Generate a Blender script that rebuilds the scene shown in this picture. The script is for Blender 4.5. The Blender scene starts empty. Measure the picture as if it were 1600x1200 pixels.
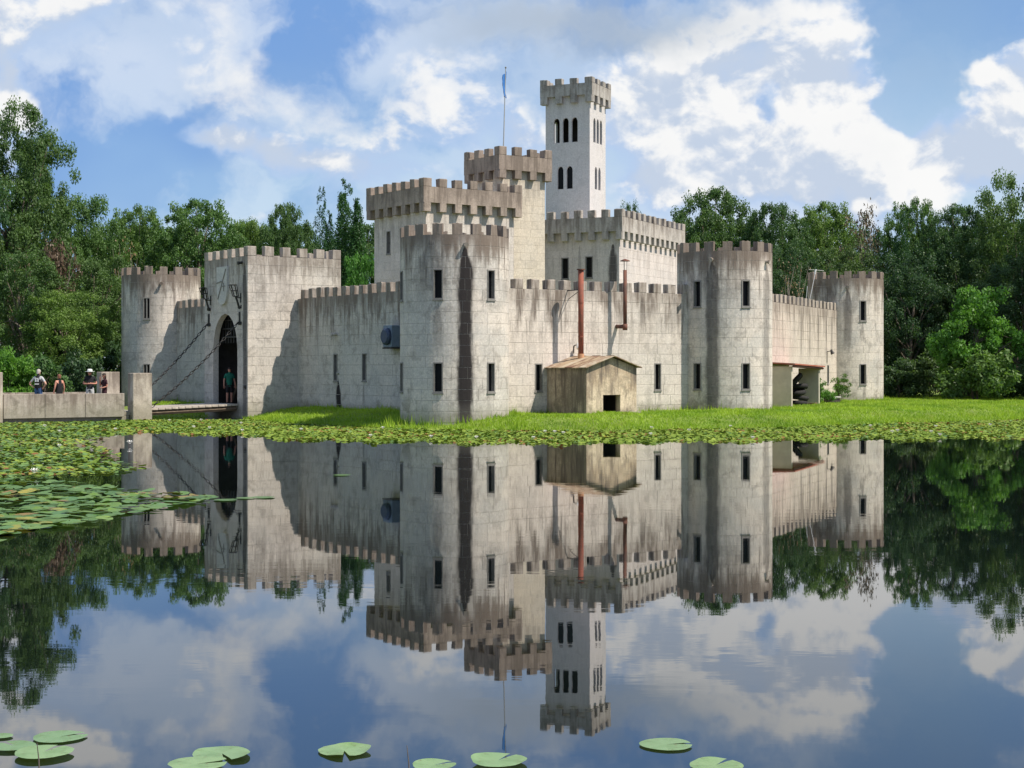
import bpy, bmesh, math, random
import numpy as np
from mathutils import Vector, Matrix

random.seed(7)
RNG = np.random.default_rng(11)
R = math.radians
scene = bpy.context.scene
COL = scene.collection

# ------------------------------------------------------------------ camera
EYE = 2.25                       # metres above the pond
cam_d = bpy.data.cameras.new('camera')
cam = bpy.data.objects.new('camera', cam_d); COL.objects.link(cam)
cam.location = (0, 0, EYE); cam.rotation_euler = (R(90), 0, 0)
cam_d.sensor_width = 36; cam_d.lens = 55.125
cam_d.shift_y = -26 / 1600
cam_d.clip_start = .1; cam_d.clip_end = 6000
scene.camera = cam

# ------------------------------------------------------------------ light
SUN_EL = R(55)
SUN_AZ = math.atan2(.905, -.425)           # clockwise from +Y
SUN_DIR = Vector((math.sin(SUN_AZ)*math.cos(SUN_EL), math.cos(SUN_AZ)*math.cos(SUN_EL), math.sin(SUN_EL)))
sun_d = bpy.data.lights.new('sun', 'SUN'); sun_d.energy = 5.0; sun_d.angle = R(.53); sun_d.color = (1, .915, .80)
sun = bpy.data.objects.new('sun', sun_d); COL.objects.link(sun)
sun.location = (30, -20, 60)
sun.rotation_euler = (-SUN_DIR).to_track_quat('-Z', 'Y').to_euler()

vs = scene.view_settings
vs.view_transform = 'Standard'; vs.look = 'None'; vs.exposure = .36; vs.gamma = 1; vs.use_curve_mapping = False
scene.cycles.max_bounces = 8
scene.cycles.transparent_max_bounces = 8

# ------------------------------------------------------------------ node helpers
class NT:
    def __init__(s, tree):
        s.t = tree; s.n = tree.nodes; s.l = tree.links
    def node(s, typ, **kw):
        n = s.n.new(typ)
        for k, v in kw.items(): setattr(n, k, v)
        return n
    def put(s, sock, v):
        if v is None: return
        if hasattr(v, 'is_output'): s.l.new(v, sock)
        else:
            if hasattr(sock.default_value, '__len__') and hasattr(v, '__len__') and len(sock.default_value) == 4 and len(v) == 3:
                v = (*v, 1)
            sock.default_value = v
    def math(s, op, a, b=None, c=None, clamp=False):
        n = s.node('ShaderNodeMath', operation=op, use_clamp=clamp)
        s.put(n.inputs[0], a); s.put(n.inputs[1], b); s.put(n.inputs[2], c)
        return n.outputs[0]
    def vmath(s, op, a, b=None, scale=None):
        n = s.node('ShaderNodeVectorMath', operation=op)
        s.put(n.inputs[0], a); s.put(n.inputs[1], b)
        if scale is not None: s.put(n.inputs['Scale'], scale)
        return n.outputs['Value'] if op in ('LENGTH', 'DOT_PRODUCT', 'DISTANCE') else n.outputs[0]
    def rng(s, v, a, b, c=0., d=1., smooth=False):
        n = s.node('ShaderNodeMapRange')
        if smooth: n.interpolation_type = 'SMOOTHSTEP'
        s.put(n.inputs['Value'], v); s.put(n.inputs['From Min'], a); s.put(n.inputs['From Max'], b)
        s.put(n.inputs['To Min'], c); s.put(n.inputs['To Max'], d)
        return n.outputs[0]
    def noise(s, vec, scale=1., detail=3., rough=.5, dist=0., col=False):
        n = s.node('ShaderNodeTexNoise')
        s.put(n.inputs['Vector'], vec); s.put(n.inputs['Scale'], scale); s.put(n.inputs['Detail'], detail)
        s.put(n.inputs['Roughness'], rough); s.put(n.inputs['Distortion'], dist)
        return n.outputs['Color'] if col else n.outputs[0]
    def mix(s, f, a, b, blend='MIX'):
        n = s.node('ShaderNodeMix', data_type='RGBA', blend_type=blend)
        s.put(n.inputs[0], f); s.put(n.inputs[6], a); s.put(n.inputs[7], b)
        return n.outputs[2]
    def sep(s, v):
        n = s.node('ShaderNodeSeparateXYZ'); s.put(n.inputs[0], v); return n.outputs
    def comb(s, x, y, z):
        n = s.node('ShaderNodeCombineXYZ'); s.put(n.inputs[0], x); s.put(n.inputs[1], y); s.put(n.inputs[2], z); return n.outputs[0]

# ------------------------------------------------------------------ world: sky + cumulus
def aim(px, py):                 # direction of a patch of sky
    return Vector((px-800, 2450, 574-py)).normalized()

def make_world():
    w = bpy.data.worlds.new('World'); scene.world = w; w.use_nodes = True
    w.cycles.sampling_method = 'NONE'
    N = NT(w.node_tree); N.n.clear()
    # billows of the cumulus layer, a group of direction -> density
    g = bpy.data.node_groups.new('cumulus', 'ShaderNodeTree')
    g.interface.new_socket('Dir', in_out='INPUT', socket_type='NodeSocketVector')
    g.interface.new_socket('Density', in_out='OUTPUT', socket_type='NodeSocketFloat')
    G = NT(g); gi = G.node('NodeGroupInput'); go = G.node('NodeGroupOutput')
    st = G.vmath('MULTIPLY', gi.outputs[0], (1, 1, 1.3))
    warp = G.noise(st, 16, 2, .5, col=True)
    warp = G.vmath('SCALE', G.vmath('SUBTRACT', warp, (.5, .5, .5)), scale=.028)
    p = G.vmath('ADD', st, warp)
    n1 = G.noise(p, 12, 7, .53)
    G.l.new(G.math('MULTIPLY', G.math('SUBTRACT', n1, .5), 1.75), go.inputs[0])

    tc = N.node('ShaderNodeTexCoord'); D = N.vmath('NORMALIZE', tc.outputs['Generated'])
    def density(vec):
        q = N.node('ShaderNodeGroup'); q.node_tree = g; N.put(q.inputs[0], vec); return q.outputs[0]
    wv = N.vmath('SUBTRACT', N.noise(D, 22, 4, .6, col=True), (.5, .5, .5))
    DW = N.vmath('ADD', D, N.vmath('SCALE', wv, scale=.055))
    def blobs(lst, base):
        acc = base
        for (px, py, rx, ry, a) in lst:
            v = N.vmath('MULTIPLY', N.vmath('SUBTRACT', DW, tuple(aim(px, py))), (2450/rx, 2450/rx, 2450/ry))
            acc = N.math('ADD', acc, N.rng(N.vmath('LENGTH', v), 0.1, 1.8, a, 0., True))
        return acc
    CUM = [(1160, 190, 280, 150, .24), (1500, 260, 260, 80, .26), (1250, 60, 120, 70, .14), (1180, 290, 260, 40, .12), (1000, 200, 120, 120, .12), (640, 200, 130, 100, .08), (1040, 110, 120, 50, .12), (1075, 140, 140, 80, .18), (1300, 100, 110, 85, .36), (1150, 225, 150, 55, .26), (1290, 210, 70, 90, .24),
           (1570, 150, 80, 100, .42), (1480, 235, 150, 45, .34), (1600, 250, 110, 60, .22), (1130, 275, 130, 30, .26),
           (345, 220, 90, 26, .34), (450, 245, 90, 24, .24), (112, 165, 26, 30, .30), (5, 40, 24, 100, .42), (15, 150, 32, 45, .40),
           (760, 195, 55, 45, .30), (850, 215, 70, 26, .34), (725, 110, 90, 40, .22), (455, 318, 70, 26, .36), (560, 280, 70, 40, .16),
           (170, 318, 34, 14, .30), (330, 60, 110, 90, .10), (150, 40, 130, 60, .09), (60, 80, 80, 80, .06), (610, 150, 110, 80, -.04), (600, 70, 110, 60, -.10), (350, 50, 50, 60, -.10), (480, 260, 120, 40, .12), (700, 260, 120, 50, .16), (940, 150, 60, 60, .15), (1060, 280, 60, 24, .30), (1250, 270, 60, 30, .22), (1480, 285, 60, 30, .25), (1380, 250, 60, 40, .2),
           (1445, 55, 62, 130, -.85), (1520, 25, 80, 42, -.65), (1222, 182, 28, 30, -.60), (1400, 170, 40, 40, -.55), (1195, 170, 18, 40, -.2),
           (240, 175, 170, 70, -.34), (430, 110, 120, 90, -.16), (300, 290, 240, 30, -.32), (560, 215, 70, 50, -.12), (985, 250, 60, 50, -.10), (820, 135, 60, 22, -.16)]
    nz = density(D)
    n0 = N.math('MULTIPLY', N.math('SUBTRACT', N.noise(D, 4.2, 2, .5), .5), .7)
    den = N.math('ADD', nz, blobs(CUM, N.math('ADD', n0, -.02)))
    up = density(N.vmath('ADD', D, (.0045, -.001, .0075)))      # a little towards the sun
    up2 = density(N.vmath('ADD', D, (.012, -.003, .024)))
    alpha = N.rng(den, -.03, .33, 0, .97, True)
    core = N.rng(den, .10, .55, 0, 1, True)
    l1 = N.rng(N.math('SUBTRACT', nz, up), -.07, .08, 0, 1)
    l2 = N.rng(N.math('SUBTRACT', nz, up2), -.22, .20, 0, 1)
    lit = N.math('ADD', N.math('MULTIPLY', l1, .42), N.math('MULTIPLY', l2, .58))
    lit = N.rng(N.math('ADD', lit, N.math('MULTIPLY', core, .12)), .30, .90, 0, 1, True)
    shade_col = N.mix(core, (.42, .56, .80), (.52, .60, .73))
    cum = N.mix(lit, shade_col, (.90, .895, .885))
    # soft high veil
    vn = N.noise(N.vmath('MULTIPLY', D, (1, 1, 1.6)), 5.5, 3, .5)
    veil = N.rng(vn, .30, .66, .45, .92, True)
    veil = N.math('MULTIPLY', veil, blobs([(1450, 60, 150, 150, -.85)], 1.), clamp=True)
    vt = N.noise(N.vmath('MULTIPLY', DW, (1, 1, 1.5)), 9, 6, .55, .2)
    veilc = N.mix(N.rng(N.math('ADD', vt, blobs([(190, 60, 190, 100, .16), (660, 90, 120, 110, .08), (500, 130, 70, 150, -.07), (300, 280, 300, 60, -.10), (1200, 260, 300, 90, .10), (1500, 290, 200, 80, .12), (760, 250, 150, 60, .08), (1330, 150, 100, 100, .06)], 0.)), .40, .62, 0, 1, True), (.180, .345, .680), (.60, .69, .84))
    grey = blobs([(905, 38, 200, 42, .80)], N.math('MULTIPLY', nz, .25))
    sky = N.node('ShaderNodeTexSky', sky_type='NISHITA')
    sky.sun_disc = False; sky.sun_elevation = SUN_EL; sky.sun_rotation = SUN_AZ
    sky.air_density = 1.0; sky.dust_density = .4; sky.ozone_density = 3.5; sky.altitude = 60
    b_sky = N.node('ShaderNodeBackground'); N.l.new(sky.outputs[0], b_sky.inputs[0]); b_sky.inputs[1].default_value = .105
    b_veil = N.node('ShaderNodeBackground'); N.put(b_veil.inputs[0], veilc); b_veil.inputs[1].default_value = .83
    b_cum = N.node('ShaderNodeBackground'); N.put(b_cum.inputs[0], cum); b_cum.inputs[1].default_value = .84
    b_gr = N.node('ShaderNodeBackground'); N.put(b_gr.inputs[0], (.40, .47, .56)); b_gr.inputs[1].default_value = .84
    def mixs(f, a, b):
        m = N.node('ShaderNodeMixShader'); N.put(m.inputs[0], f); N.l.new(a, m.inputs[1]); N.l.new(b, m.inputs[2]); return m.outputs[0]
    s = mixs(veil, b_sky.outputs[0], b_veil.outputs[0])
    s = mixs(alpha, s, b_cum.outputs[0])
    s = mixs(N.rng(grey, 0, 1, 0, 1), s, b_gr.outputs[0])
    out = N.node('ShaderNodeOutputWorld'); N.l.new(s, out.inputs[0])
make_world()

# ------------------------------------------------------------------ materials
def new_mat(name):
    m = bpy.data.materials.new(name); m.use_nodes = True
    N = NT(m.node_tree); N.n.clear()
    b = N.node('ShaderNodeBsdfPrincipled'); o = N.node('ShaderNodeOutputMaterial'); N.l.new(b.outputs[0], o.inputs[0])
    return m, N, b, o

def bump(N, b, h, strength=.3, dist=.02):
    n = N.node('ShaderNodeBump'); N.put(n.inputs['Height'], h); n.inputs['Strength'].default_value = strength; n.inputs['Distance'].default_value = dist
    N.l.new(n.outputs[0], b.inputs['Normal'])

def concrete(name, base=(.62, .56, .495), top=None, crown=.85, run=.9, streaks=(), tint=(.43, .42, .395), tint_amt=.6, blotch=.6, runlen=2.6, rand=.045):
    """poured and cast concrete; rain streaks run down from the crown, dirt keeps to the top edge"""
    m, N, b, o = new_mat(name)
    P = N.node('ShaderNodeNewGeometry').outputs['Position']
    x, y, z = N.sep(P)
    n1 = N.noise(P, .55, 6, .62)
    n2 = N.noise(N.vmath('MULTIPLY', P, (1, 1, .16)), 3.3, 4, .6)
    n2b = N.noise(N.vmath('MULTIPLY', P, (1, 1, .07)), 9., 3, .55)
    n3 = N.noise(P, 13, 5, .7)
    n4 = N.noise(P, 1.7, 5, .65, .6)
    c = N.mix(N.rng(n1, .42, .58, 0, tint_amt, True), base, tint)
    c = N.mix(N.rng(n4, .50, .64, 0, blotch, True), c, tuple(v*.50 for v in base))
    c = N.mix(N.rng(n3, .52, .68, 0, .40), c, tuple(v*.42 for v in base))
    c = N.mix(N.rng(n3, .47, .33, 0, .4), c, tuple(min(1, v*1.4) for v in base))
    n5 = N.noise(P, 4.5, 4, .7, 1.2)
    c = N.mix(N.rng(n5, .53, .66, 0, blotch*.40, True), c, tuple(v*.48 for v in base))
    rnd = N.node('ShaderNodeObjectInfo').outputs['Random']
    c = N.mix(1., c, N.comb(*[N.rng(rnd, 0, 1, 1-rand, 1+rand)]*3), 'MULTIPLY')
    if top is not None:
        hgt = N.rng(z, top-runlen, top-.15, .06, 1)
        f = N.math('MULTIPLY', N.rng(n2, .42, .66, 0, 1, True), hgt)
        f = N.math('ADD', f, N.math('MULTIPLY', N.math('MULTIPLY', N.rng(n2b, .5, .68, 0, .8, True), hgt), .8), clamp=True)
        c = N.mix(N.math('MULTIPLY', f, run), c, (.130, .106, .088))
        cr = N.rng(N.math('ADD', z, N.math('MULTIPLY', N.math('SUBTRACT', n2, .5), 1.6)), top-1.0, top-.1, 0, crown, True)
        c = N.mix(cr, c, (.175, .138, .112))
    # splash and algae at the foot
    ft = N.rng(N.math('ADD', z, N.math('MULTIPLY', n4, -.9)), -.1, .55, .55, 0, True)
    c = N.mix(ft, c, (.16, .15, .10))
    if streaks: sn = N.math('SUBTRACT', N.noise(N.vmath('MULTIPLY', P, (1, 1, .25)), 4., 4, .65), .5)
    for (sx, sy, zt, zb, wd, st) in streaks:
        d = N.vmath('LENGTH', N.comb(N.math('SUBTRACT', x, sx), N.math('SUBTRACT', y, sy), 0.))
        d = N.math('ADD', d, N.math('MULTIPLY', sn, wd*1.1))
        ww = N.rng(z, zt, zt-.8, .02, wd)
        ratio = N.math('DIVIDE', d, ww)
        f = N.math('MULTIPLY', N.rng(ratio, .58, 1.25, 1, 0, True), N.rng(z, zt, zt-.12, 0, 1))
        f = N.math('MULTIPLY', f, N.rng(z, zb, zb+1.6, .60, 1)); f = N.math('MULTIPLY', f, N.rng(z, zb-.1, zb+.5, 0, 1))
        c = N.mix(N.math('MULTIPLY', f, st), c, (.030, .026, .026))
    N.put(b.inputs['Base Color'], c)
    b.inputs['Roughness'].default_value = .92; b.inputs['Specular IOR Level'].default_value = .2
    bump(N, b, N.math('ADD', n3, N.math('MULTIPLY', n4, .6)), .45, .02)
    return m

def plain(name, col, rough=.7, metal=0., var=.25, scale=6., spec=.3, bmp=.15):
    m, N, b, o = new_mat(name)
    P = N.node('ShaderNodeNewGeometry').outputs['Position']
    n = N.noise(P, scale, 5, .65)
    c = N.mix(N.rng(n, .3, .7, 0, 1), tuple(v*(1-var) for v in col), tuple(min(1, v*(1+var)) for v in col))
    N.put(b.inputs['Base Color'], c); b.inputs['Roughness'].default_value = rough; b.inputs['Metallic'].default_value = metal
    b.inputs['Specular IOR Level'].default_value = spec
    if bmp: bump(N, b, n, bmp, .01)
    return m

def rusty(name, a, bcol, scale=3., rough=.8):
    m, N, b, o = new_mat(name)
    P = N.node('ShaderNodeNewGeometry').outputs['Position']
    n = N.noise(N.vmath('MULTIPLY', P, (1, 1, .5)), scale, 6, .7)
    c = N.mix(N.rng(n, .4, .62, 0, 1, True), a, bcol)
    N.put(b.inputs['Base Color'], c); b.inputs['Roughness'].default_value = rough
    bump(N, b, n, .3, .01)
    return m

PATCHY = {'grass_blades'}
def leaf_mat(name, dark, light, odd=None, odd_amt=0., transl=.38, rough=.5, objvar=.25, spec=.28, mixed=False):
    m, N, b, o = new_mat(name)
    at = N.node('ShaderNodeAttribute', attribute_name='tone').outputs['Fac']
    rnd = N.node('ShaderNodeObjectInfo').outputs['Random']
    c = N.mix(at, dark, light)
    if mixed:
        r2 = N.math('FRACT', N.math('MULTIPLY', rnd, 7.31))
        c = N.mix(N.rng(r2, .82, .84, 0, .85), c, (.30, .26, .035)); c = N.mix(N.rng(r2, .93, .94, 0, .8), c, (.20, .10, .045))
        c = N.mix(N.rng(r2, .22, .20, 0, .4), c, (.12, .24, .08))  # part of the pads paler, a sheen mixed into their colour
    if odd: c = N.mix(N.rng(at, 1-odd_amt, 1-odd_amt+.02, 0, 1), c, odd)
    c = N.mix(1., c, N.comb(N.rng(rnd, 0, 1, 1-objvar, 1+objvar), N.rng(rnd, 0, 1, 1-objvar*.6, 1+objvar*.6), 1.), 'MULTIPLY')
    if name in PATCHY:
        P = N.node('ShaderNodeNewGeometry').outputs['Position']
        c = N.mix(N.rng(N.noise(P, .45, 4, .6), .46, .62, 0, .45, True), c, (.085, .210, .018))
        c = N.mix(N.rng(N.noise(P, 1.3, 4, .65), .56, .68, 0, .4, True), c, (.34, .32, .09))
    N.put(b.inputs['Base Color'], c); b.inputs['Roughness'].default_value = rough; b.inputs['Specular IOR Level'].default_value = spec
    if transl:
        t = N.node('ShaderNodeBsdfTranslucent'); N.put(t.inputs[0], N.mix(1., c, (1.25, 1.35, .6), 'MULTIPLY'))
        mx = N.node('ShaderNodeMixShader'); mx.inputs[0].default_value = transl
        N.l.new(b.outputs[0], mx.inputs[1]); N.l.new(t.outputs[0], mx.inputs[2]); N.l.new(mx.outputs[0], o.inputs[0])
    return m

M = {}
M['glass'] = plain('dark_glass', (.008, .009, .011), .45, 0, .2, 3, .12, 0)
M['mortar'] = plain('mortar', (.34, .315, .28), .95, 0, .55, 1.1)
M['mortar_pale'] = plain('pale_mortar', (.50, .46, .41), .95, 0, .2, 1.1)
M['frame'] = plain('window_frame', (.21, .20, .185), .7, 0, .2, 9)
M['iron'] = plain('black_iron', (.045, .042, .040), .55, .3, .3, 20)
M['pipe_red'] = rusty('red_rusted_pipe', (.27, .070, .040), (.17, .062, .038), 4)
M['pipe_brown'] = rusty('brown_rusted_pipe', (.15, .058, .035), (.075, .042, .032), 5)
M['rust_roof'] = rusty('rusted_roof_sheet', (.36, .29, .20), (.16, .085, .05), 2.2)
M['roof_red'] = plain('red_roof_paint', (.36, .12, .085), .6, 0, .2, 3)
M['panel'] = plain('tan_rendered_panel', (.50, .45, .37), .85, 0, .12, 2.5)
M['wood'] = plain('old_timber', (.16, .12, .085), .85, 0, .35, 5)
M['dark_inside'] = plain('shade_dark_plaster', (.065, .058, .052), .95, 0, .3, 2)  # near-black base puts shade into the belfry; other insides share it
M['pole'] = plain('pale_steel', (.42, .42, .41), .4, .3, .1, 5)
M['flag'] = plain('blue_flag_cloth', (.045, .17, .46), .8, 0, .15, 4)
M['acbox'] = plain('grey_blue_sheet_metal', (.15, .20, .26), .45, .2, .15, 4)
M['acdark'] = plain('dark_fan_grille', (.045, .065, .11), .5, .2, .3, 14)
M['white'] = plain('white_enamel', (.75, .75, .72), .5, 0, .1, 5)
M['tyre'] = plain('black_rubber', (.022, .021, .021), .8, 0, .3, 9)
M['scrap'] = plain('brown_scrap_wood', (.17, .10, .07), .9, 0, .5, 6)
M['clay'] = plain('orange_clay', (.45, .25, .14), .9, 0, .25, 3)
M['bark'] = plain('bark', (.13, .11, .09), .95, 0, .45, 4, .1, .5)
M['bark_pale'] = plain('pale_dead_branch', (.18, .16, .135), .95, 0, .3, 4)
M['skin'] = plain('skin', (.52, .30, .21), .6, 0, .08, 8, .3, 0)
M['skin_red'] = plain('sunburnt_skin', (.50, .24, .17), .6, 0, .08, 8, .3, 0)
M['cloth_black'] = plain('black_cloth', (.020, .020, .023), .85, 0, .3, 12, .2)
M['cloth_grey'] = plain('grey_cloth', (.42, .43, .43), .85, 0, .15, 12, .2)
M['cloth_blue'] = plain('blue_denim', (.05, .10, .22), .85, 0, .2, 14, .2)
M['cloth_green'] = plain('green_cloth', (.018, .15, .10), .85, 0, .15, 12, .2)
M['cloth_maroon'] = plain('dark_maroon_cloth', (.045, .018, .024), .85, 0, .2, 12, .2)
M['hair_dark'] = plain('dark_hair', (.035, .024, .018), .7, 0, .3, 30, .3)
M['hair_red'] = plain('auburn_hair', (.16, .065, .04), .7, 0, .3, 30, .3)
M['hair_grey'] = plain('grey_hair', (.36, .33, .30), .7, 0, .2, 30, .3)
M['hat'] = plain('pale_hat_felt', (.62, .64, .62), .85, 0, .1, 10, .2)
M['leaf_oak'] = leaf_mat('oak_leaves', (.042, .090, .030), (.112, .196, .066))
M['leaf_mid'] = leaf_mat('mid_green_leaves', (.058, .120, .030), (.150, .250, .068))
M['leaf_deep'] = leaf_mat('deep_green_leaves', (.034, .070, .030), (.092, .156, .058))
M['leaf_bright'] = leaf_mat('bright_young_leaves', (.050, .140, .022), (.150, .320, .050))
M['leaf_cedar'] = leaf_mat('cedar_sprays', (.022, .066, .022), (.064, .150, .042))
M['leaf_dry'] = leaf_mat('dry_brown_leaves', (.10, .072, .040), (.19, .145, .085), transl=.1)
M['leaf_rust'] = leaf_mat('rust_brown_leaves', (.075, .046, .030), (.15, .100, .060), transl=.1)
M['grass'] = leaf_mat('grass_blades', (.190, .310, .022), (.380, .520, .060), transl=.4, objvar=0)
M['weed'] = leaf_mat('weed_leaves', (.060, .130, .020), (.160, .260, .050), odd=(.24, .08, .05), odd_amt=.12)
M['pad_far'] = leaf_mat('lily_leaves', (.075, .140, .016), (.255, .325, .060), odd=(.20, .095, .040), odd_amt=.10, transl=.12, rough=.7, objvar=.0, spec=.08)
M['pad'] = leaf_mat('lily_pad_skin', (.050, .115, .020), (.170, .270, .055), odd=(.40, .30, .035), odd_amt=.09, transl=.1, rough=.42, objvar=.3, spec=.22, mixed=True)
M['pad_fore'] = leaf_mat('pale_lily_pad_skin', (.165, .270, .105), (.215, .325, .130), transl=.1, rough=.32, objvar=.1, spec=.5)
def vein(mat):
    N = NT(mat.node_tree); b = [n for n in N.n if n.type == 'BSDF_PRINCIPLED'][0]
    P = N.node('ShaderNodeTexCoord').outputs['Object']; x, y, z = N.sep(P)
    a = N.math('ARCTAN2', y, x); src = b.inputs['Base Color'].links[0].from_socket
    v = N.rng(N.math('ABSOLUTE', N.math('SINE', N.math('MULTIPLY', a, 7.5))), .0, .10, .45, 0, True)
    c = N.mix(v, src, (.30, .40, .17))
    c = N.mix(N.rng(N.noise(P, 26, 4, .6), .60, .68, 0, .7), c, (.16, .13, .045))
    c = N.mix(N.rng(N.noise(P, 7, 3, .6), .45, .65, 0, .5), c, (.10, .19, .045))
    N.put(b.inputs['Base Color'], c)
vein(M['pad_fore']); vein(M['pad'])
M['petal'] = plain('white_petals', (.80, .78, .72), .6, 0, .08, 9, .3, 0)

# ------------------------------------------------------------------ mesh helpers
def mesh(name, V, F, mats, idx=None, smooth=False):
    me = bpy.data.meshes.new(name); me.from_pydata([tuple(v) for v in V], [], F)
    for m in (mats if isinstance(mats, (list, tuple)) else [mats]): me.materials.append(m)
    if idx is not None: me.polygons.foreach_set('material_index', idx)
    if smooth: me.polygons.foreach_set('use_smooth', [True]*len(F))
    me.update(); return me

def thing(name, label, cat, loc, group=None):
    o = bpy.data.objects.new(name, None); COL.objects.link(o); o.location = loc; o.empty_display_size = .3
    o['label'] = label; o['category'] = cat
    if group: o['group'] = group
    return o

def obj(name, me, parent=None, loc=(0, 0, 0), rz=0., world=True, rot=None):
    """link one mesh object; loc is in world metres (parents are never rotated)"""
    o = bpy.data.objects.new(name, me); COL.objects.link(o)
    l = Vector(loc)
    if parent is not None:
        o.parent = parent
        p = parent
        if world:
            while p is not None: l = l - p.location; p = p.parent
    o.location = l; o.rotation_euler = rot if rot else (0, 0, rz)
    return o

def tag(o, label, cat, group=None, kind=None):
    if label: o['label'] = label
    if cat: o['category'] = cat
    if group: o['group'] = group
    if kind: o['kind'] = kind
    return o

class MB:
    def __init__(s): s.V = []; s.F = []; s.I = []
    def quad(s, pts, m=0):
        b = len(s.V); s.V += [tuple(p) for p in pts]; s.F.append(tuple(range(b, b+len(pts)))); s.I.append(m)
    def box(s, x0, x1, y0, y1, z0, z1, m=0, T=None, ch=0.):
        if ch <= 0:
            v = [(x, y, z) for z in (z0, z1) for y in (y0, y1) for x in (x0, x1)]
            f = [(0, 2, 3, 1), (4, 5, 7, 6), (0, 1, 5, 4), (2, 6, 7, 3), (0, 4, 6, 2), (1, 3, 7, 5)]
        else:
            bm = bmesh.new(); r = bmesh.ops.create_cube(bm, size=1)
            for q in bm.verts: q.co = Vector(((x0+x1)/2+q.co.x*(x1-x0), (y0+y1)/2+q.co.y*(y1-y0), (z0+z1)/2+q.co.z*(z1-z0)))
            bmesh.ops.bevel(bm, geom=bm.edges[:], offset=ch, segments=1, affect='EDGES')
            bm.verts.index_update(); v = [tuple(q.co) for q in bm.verts]; f = [tuple(q.index for q in p.verts) for p in bm.faces]; bm.free()
        b = len(s.V)
        if T: v = [tuple(T @ Vector(q)) for q in v]
        s.V += v; s.F += [tuple(i+b for i in q) for q in f]; s.I += [m]*len(f)
    def tube(s, pts, rad, n=8, m=0, caps=True):
        rad = rad if hasattr(rad, '__len__') else [rad]*len(pts)
        pts = [Vector(p) for p in pts]; b = len(s.V); k = len(pts)
        for i, p in enumerate(pts):
            d = (pts[min(i+1, k-1)]-pts[max(i-1, 0)]).normalized()
            a = d.orthogonal().normalized() if abs(d.z) > .99 else d.cross(Vector((0, 0, 1))).normalized()
            c = d.cross(a)
            for j in range(n):
                t = 2*math.pi*j/n; s.V.append(tuple(p+(a*math.cos(t)+c*math.sin(t))*rad[i]))
        for i in range(k-1):
            for j in range(n):
                q = b+i*n; s.F.append((q+j, q+(j+1) % n, q+n+(j+1) % n, q+n+j)); s.I.append(m)
        if caps:
            s.F.append(tuple(b+j for j in range(n))[::-1]); s.I.append(m)
            s.F.append(tuple(b+(k-1)*n+j for j in range(n))); s.I.append(m)
    def build(s, name, mats, smooth=False): return mesh(name, s.V, s.F, mats, s.I, smooth)

# surfaces: u runs to the viewer's right seen from outside, off is outward
class Flat:
    def __init__(s, p0, t):
        s.p = Vector((p0[0], p0[1])); s.t = Vector((t[0], t[1])).normalized(); s.n = Vector((s.t.y, -s.t.x)); s.R = None
        s.rz = math.atan2(s.t.y, s.t.x)
    def P(s, u, z, off=0.):
        q = s.p+s.t*u+s.n*off; return Vector((q.x, q.y, z))
    def rot(s, u): return s.rz
class Round:
    def __init__(s, c, rad, a0=0.):
        s.c = Vector(c); s.R = rad; s.a0 = a0
    def ang(s, u): return s.a0+u/s.R
    def P(s, u, z, off=0.):
        a = s.ang(u); r = s.R+off; return Vector((s.c.x+r*math.cos(a), s.c.y+r*math.sin(a), z))
    def rot(s, u): return s.ang(u)+math.pi/2

def lines(a, b, step, extra):
    n = max(1, int(math.ceil((b-a)/step))) if step else 1
    L = set(round(a+(b-a)*i/n, 4) for i in range(n+1)) | set(round(e, 4) for e in extra if a < e < b)
    return sorted(L)

def shell(surf, u0, u1, z0, z1, holes=(), off=0., du=None, m=0, mb=None, reveal=.22, mr=0):
    """a wall skin with real openings; holes: (u, z0, z1, width, arched)"""
    mb = mb or MB()
    U = lines(u0, u1, du, [h[0]-h[3]/2 for h in holes]+[h[0]+h[3]/2 for h in holes])
    Z = lines(z0, z1, None, [h[1] for h in holes]+[h[2] for h in holes])
    for i in range(len(U)-1):
        for j in range(len(Z)-1):
            cu, cz = (U[i]+U[i+1])/2, (Z[j]+Z[j+1])/2
            if any(abs(cu-h[0]) < h[3]/2 and h[1] < cz < h[2] for h in holes): continue
            mb.quad([surf.P(U[i], Z[j], off), surf.P(U[i+1], Z[j], off), surf.P(U[i+1], Z[j+1], off), surf.P(U[i], Z[j+1], off)], m)
    for (u, a, b, w, arched) in holes:
        l, r = u-w/2, u+w/2; d = -reveal
        if not arched:
            ring = [(l, a), (r, a), (r, b), (l, b)]
        else:
            sp = b-w/2*arched; k = 10
            arc = [(u+w/2*math.cos(math.pi*i/k), sp+(b-sp)*math.sin(math.pi*i/k)) for i in range(k+1)]
            ring = [(l, a), (r, a)]+arc
            so = 0. if off > -.05 else off
            for i in range(k):          # spandrels, flush with the block faces
                (ua, za), (ub, zb) = arc[i], arc[i+1]
                if i < k/2: mb.quad([surf.P(r, za, so), surf.P(r, zb, so), surf.P(ub, zb, so), surf.P(ua, za, so)], mr)
                else: mb.quad([surf.P(l, zb, so), surf.P(ub, zb, so), surf.P(ua, za, so), surf.P(l, za, so)], mr)
        for i in range(len(ring) if reveal > 0 else 0):
            (ua, za), (ub, zb) = ring[i], ring[(i+1) % len(ring)]
            if (ua-ub)**2+(za-zb)**2 < 1e-8: continue
            mb.quad([surf.P(ua, za, 0.), surf.P(ub, zb, 0.), surf.P(ub, zb, d), surf.P(ua, za, d)], mr)
    return mb

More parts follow.
